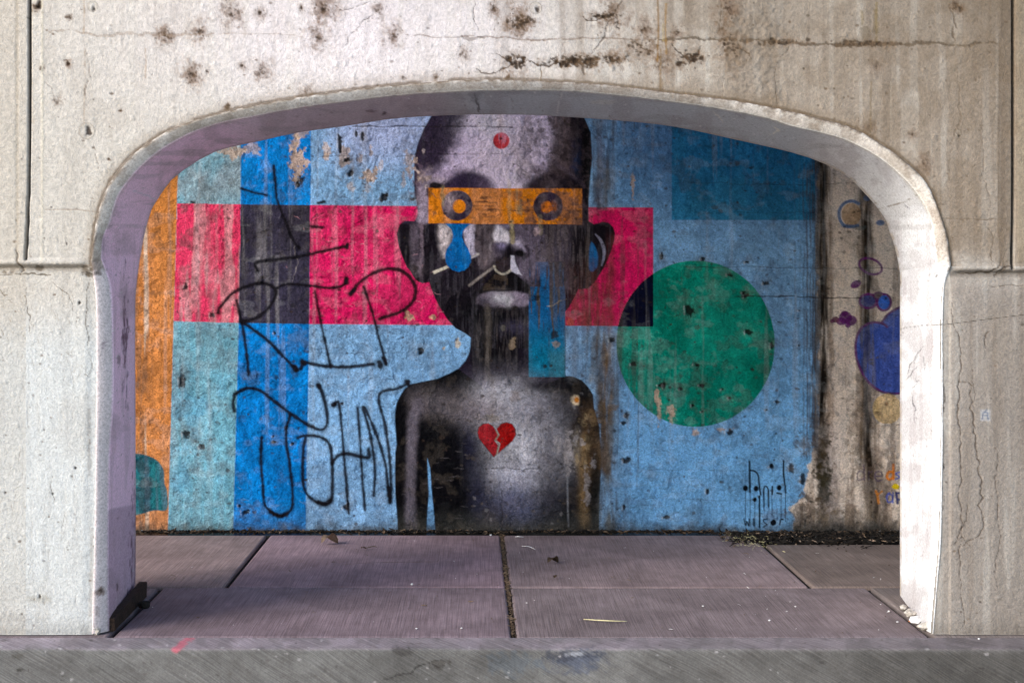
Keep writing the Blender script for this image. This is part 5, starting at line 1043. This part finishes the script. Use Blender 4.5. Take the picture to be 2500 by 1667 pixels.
def blade(name, P_, w_, mat, label, cat):
    pts = spl([tuple(floorP(*p)) for p in P_], 5); bm = bmesh.new(); rings = []
    for k, p in enumerate(pts):
        t = k / (len(pts) - 1); r_ = w_ * (0.45 + .55 * math.sin(math.pi * (0.1 + .85 * t)))
        dd = pts[min(k + 1, len(pts) - 1)] - pts[max(k - 1, 0)]; dd = dd / np.linalg.norm(dd); side = np.array((-dd[1], dd[0], 0)); up = np.array((0, 0, 1))
        c_ = p + up * (w_ + .006 * math.sin(math.pi * t))
        rings.append([bm.verts.new(c_ + (side * math.cos(a) + up * math.sin(a) * .7) * r_) for a in np.linspace(0, 2 * math.pi, 6, endpoint=False)])
    for u, v_ in zip(rings, rings[1:]):
        for k in range(6): bm.faces.new((u[k], u[(k + 1) % 6], v_[(k + 1) % 6], v_[k]))
    bm.faces.new(rings[0]); bm.faces.new(rings[-1][::-1]); bmesh.ops.recalc_face_normals(bm, faces=bm.faces)
    return tag(bm_obj(name, bm, mat, smooth=True), label, cat)
blade('straw_stalk', [(1425, 1513), (1460, 1518), (1500, 1520), (1531, 1518)], .0042, M_straw, 'curved yellowish straw stalk lying on the right front slab', 'straw')
blade('twig', [(1274, 1334), (1290, 1337), (1307, 1342)], .0028, M_white, 'thin pale twig on the rear slab right of the middle joint', 'twig')
blade('twig', [(1258, 1311), (1268, 1313), (1278, 1312)], .0035, M_white, 'short white twig at the foot of the painted wall right of the middle joint', 'twig')
blade('twig', [(825, 1379), (900, 1376), (1000, 1374), (1125, 1371)], .0012, M_leafd, 'long thin dark twig on the rear middle slab', 'twig')
blade('twig', [(893, 1339), (912, 1337), (920, 1337)], .004, M_leafd, 'short thick dark twig on the rear middle slab', 'twig')
def leaf(name, x, y, s_, mat, label, curl=.5, rot=0):
    bm = bmesh.new(); n_ = 9; rows = []
    for k in range(n_):
        t = k / (n_ - 1); w_ = .42 * math.sin(math.pi * t) ** .7 + .01; row = []
        for j in range(5):
            u = (j - 2) / 2
            row.append(bm.verts.new(((t - .5) * s_, u * w_ * s_, (curl * (u * u) * w_ + .18 * math.sin(t * 5 + u * 2) + .12) * s_ + random.uniform(0, .03) * s_)))
        rows.append(row)
    for a, b in zip(rows, rows[1:]):
        for j in range(4): bm.faces.new((a[j], a[j + 1], b[j + 1], b[j]))
    r_ = bmesh.ops.solidify(bm, geom=bm.faces[:], thickness=s_ * .03)
    o = bm_obj(name, bm, mat, smooth=True); p = floorP(x, y); o.location = (p.x, p.y, .004); o.rotation_euler = (0, 0, rot); return tag(o, label, 'leaf')
leaf('dry_leaf', 805, 1326, .105, M_leaf, 'pale crumpled dry leaf on the rear slab under the spray lettering', .9, .2)
leaf('dry_leaf', 1350, 1373, .07, M_leafd, 'dark brown curled leaf on the rear slab right of the middle joint', .7, .3)
leaf('dry_leaf', 1355, 1410, .035, M_leafd, 'tiny dark leaf scrap just behind the long joint', .4, 1.0)
leaf('dry_leaf', 887, 1340, .03, M_leafd, 'tiny dark leaf scrap left of the short thick twig', .4, 0)

# litter swept against the painted wall and into the joints: nobody could count it
def litter(name, mat, n_, fn, smin, smax, kind_ratio=.5):
    bm = bmesh.new(); r_ = random.Random(hash(name) % 1000 if False else len(name) * 7)
    for k in range(n_):
        x, y, z = fn(r_); s_ = r_.uniform(smin, smax); el = r_.uniform(1.0, 4.0) if r_.random() < kind_ratio else r_.uniform(.7, 1.3)
        M_ = Matrix.Translation((x, y, z)) @ Matrix.Rotation(r_.uniform(0, 6.28), 4, 'Z') @ Matrix.Rotation(r_.gauss(0, .45), 4, 'X') @ Matrix.Rotation(r_.gauss(0, .35), 4, 'Y')
        c_ = [M_ @ Vector(p) for p in ((-s_ * el, -s_ * .5, 0), (0, -s_ * .6, s_ * .3), (s_ * el, 0, 0), (0, s_ * .55, s_ * .2))]
        c2 = [p + Vector((0, 0, -s_ * .25)) for p in c_]
        a = [bm.verts.new(p) for p in c_]; b = [bm.verts.new(p) for p in c2]
        bm.faces.new(a); bm.faces.new(b[::-1])
        for j in range(4): bm.faces.new((a[j], b[j], b[(j + 1) % 4], a[(j + 1) % 4]))
    bmesh.ops.recalc_face_normals(bm, faces=bm.faces)
    o = bm_obj(name, bm, mat); return tag(o, kind='stuff')
def foot(r_):
    x = r_.uniform(-2.9, 3.4); wide = .014 if x < 1.55 else .17
    return x, 7.795 - abs(r_.gauss(0, 1)) * wide * (.8 + .5 * math.sin(x * 9)), r_.uniform(-.004, .010)
def footR(r_): return r_.uniform(1.65, 3.3), 7.79 - r_.random() ** .8 * .34, r_.uniform(-.022, .008)
def jointc(r_): return .18 + r_.gauss(0, .005), r_.uniform(5.5, 7.76), r_.uniform(-.018, -.003)
def pile(r_): return 1.72 + r_.gauss(0, .06) + 0, 7.55 + r_.gauss(0, .11), r_.uniform(-.01, .012)
tag(litter('dark_litter', M_soil, 2600, foot, .004, .013), 'dark soil crumbs and leaf bits along the foot of the painted wall')
tag(litter('dark_leaf_mould', M_soil, 1800, footR, .006, .018), 'black leaf mould in the strip right of the last rear slab')
tag(litter('brown_leaf_litter', M_leafd, 900, foot, .004, .014), 'brown leaf crumbs along the foot of the painted wall')
tag(litter('pale_litter', M_white, 110, foot, .003, .008), 'pale chips among the dirt at the foot of the painted wall')
tag(litter('pale_leaf_litter', M_leaf, 150, footR, .004, .012), 'dry leaf bits on the leaf mould at the right')
tag(litter('joint_litter', M_leafd, 700, jointc, .003, .009), 'brown crumbs filling the middle slab joint')
tag(litter('straw_litter', M_straw, 260, pile, .0025, .004, 1.0), 'dry straw heaped where the right joint meets the wall')
tag(litter('floor_specks', M_leafd, 160, lambda r_: (r_.uniform(-1.7, 2.4), r_.uniform(5.5, 7.7), .002), .002, .005), 'tiny dark crumbs scattered over the slabs')
tag(litter('pale_specks', M_white, 60, lambda r_: (r_.uniform(-1.7, 2.4), r_.uniform(5.5, 7.7), .002), .0015, .0035), 'tiny pale crumbs scattered over the slabs')
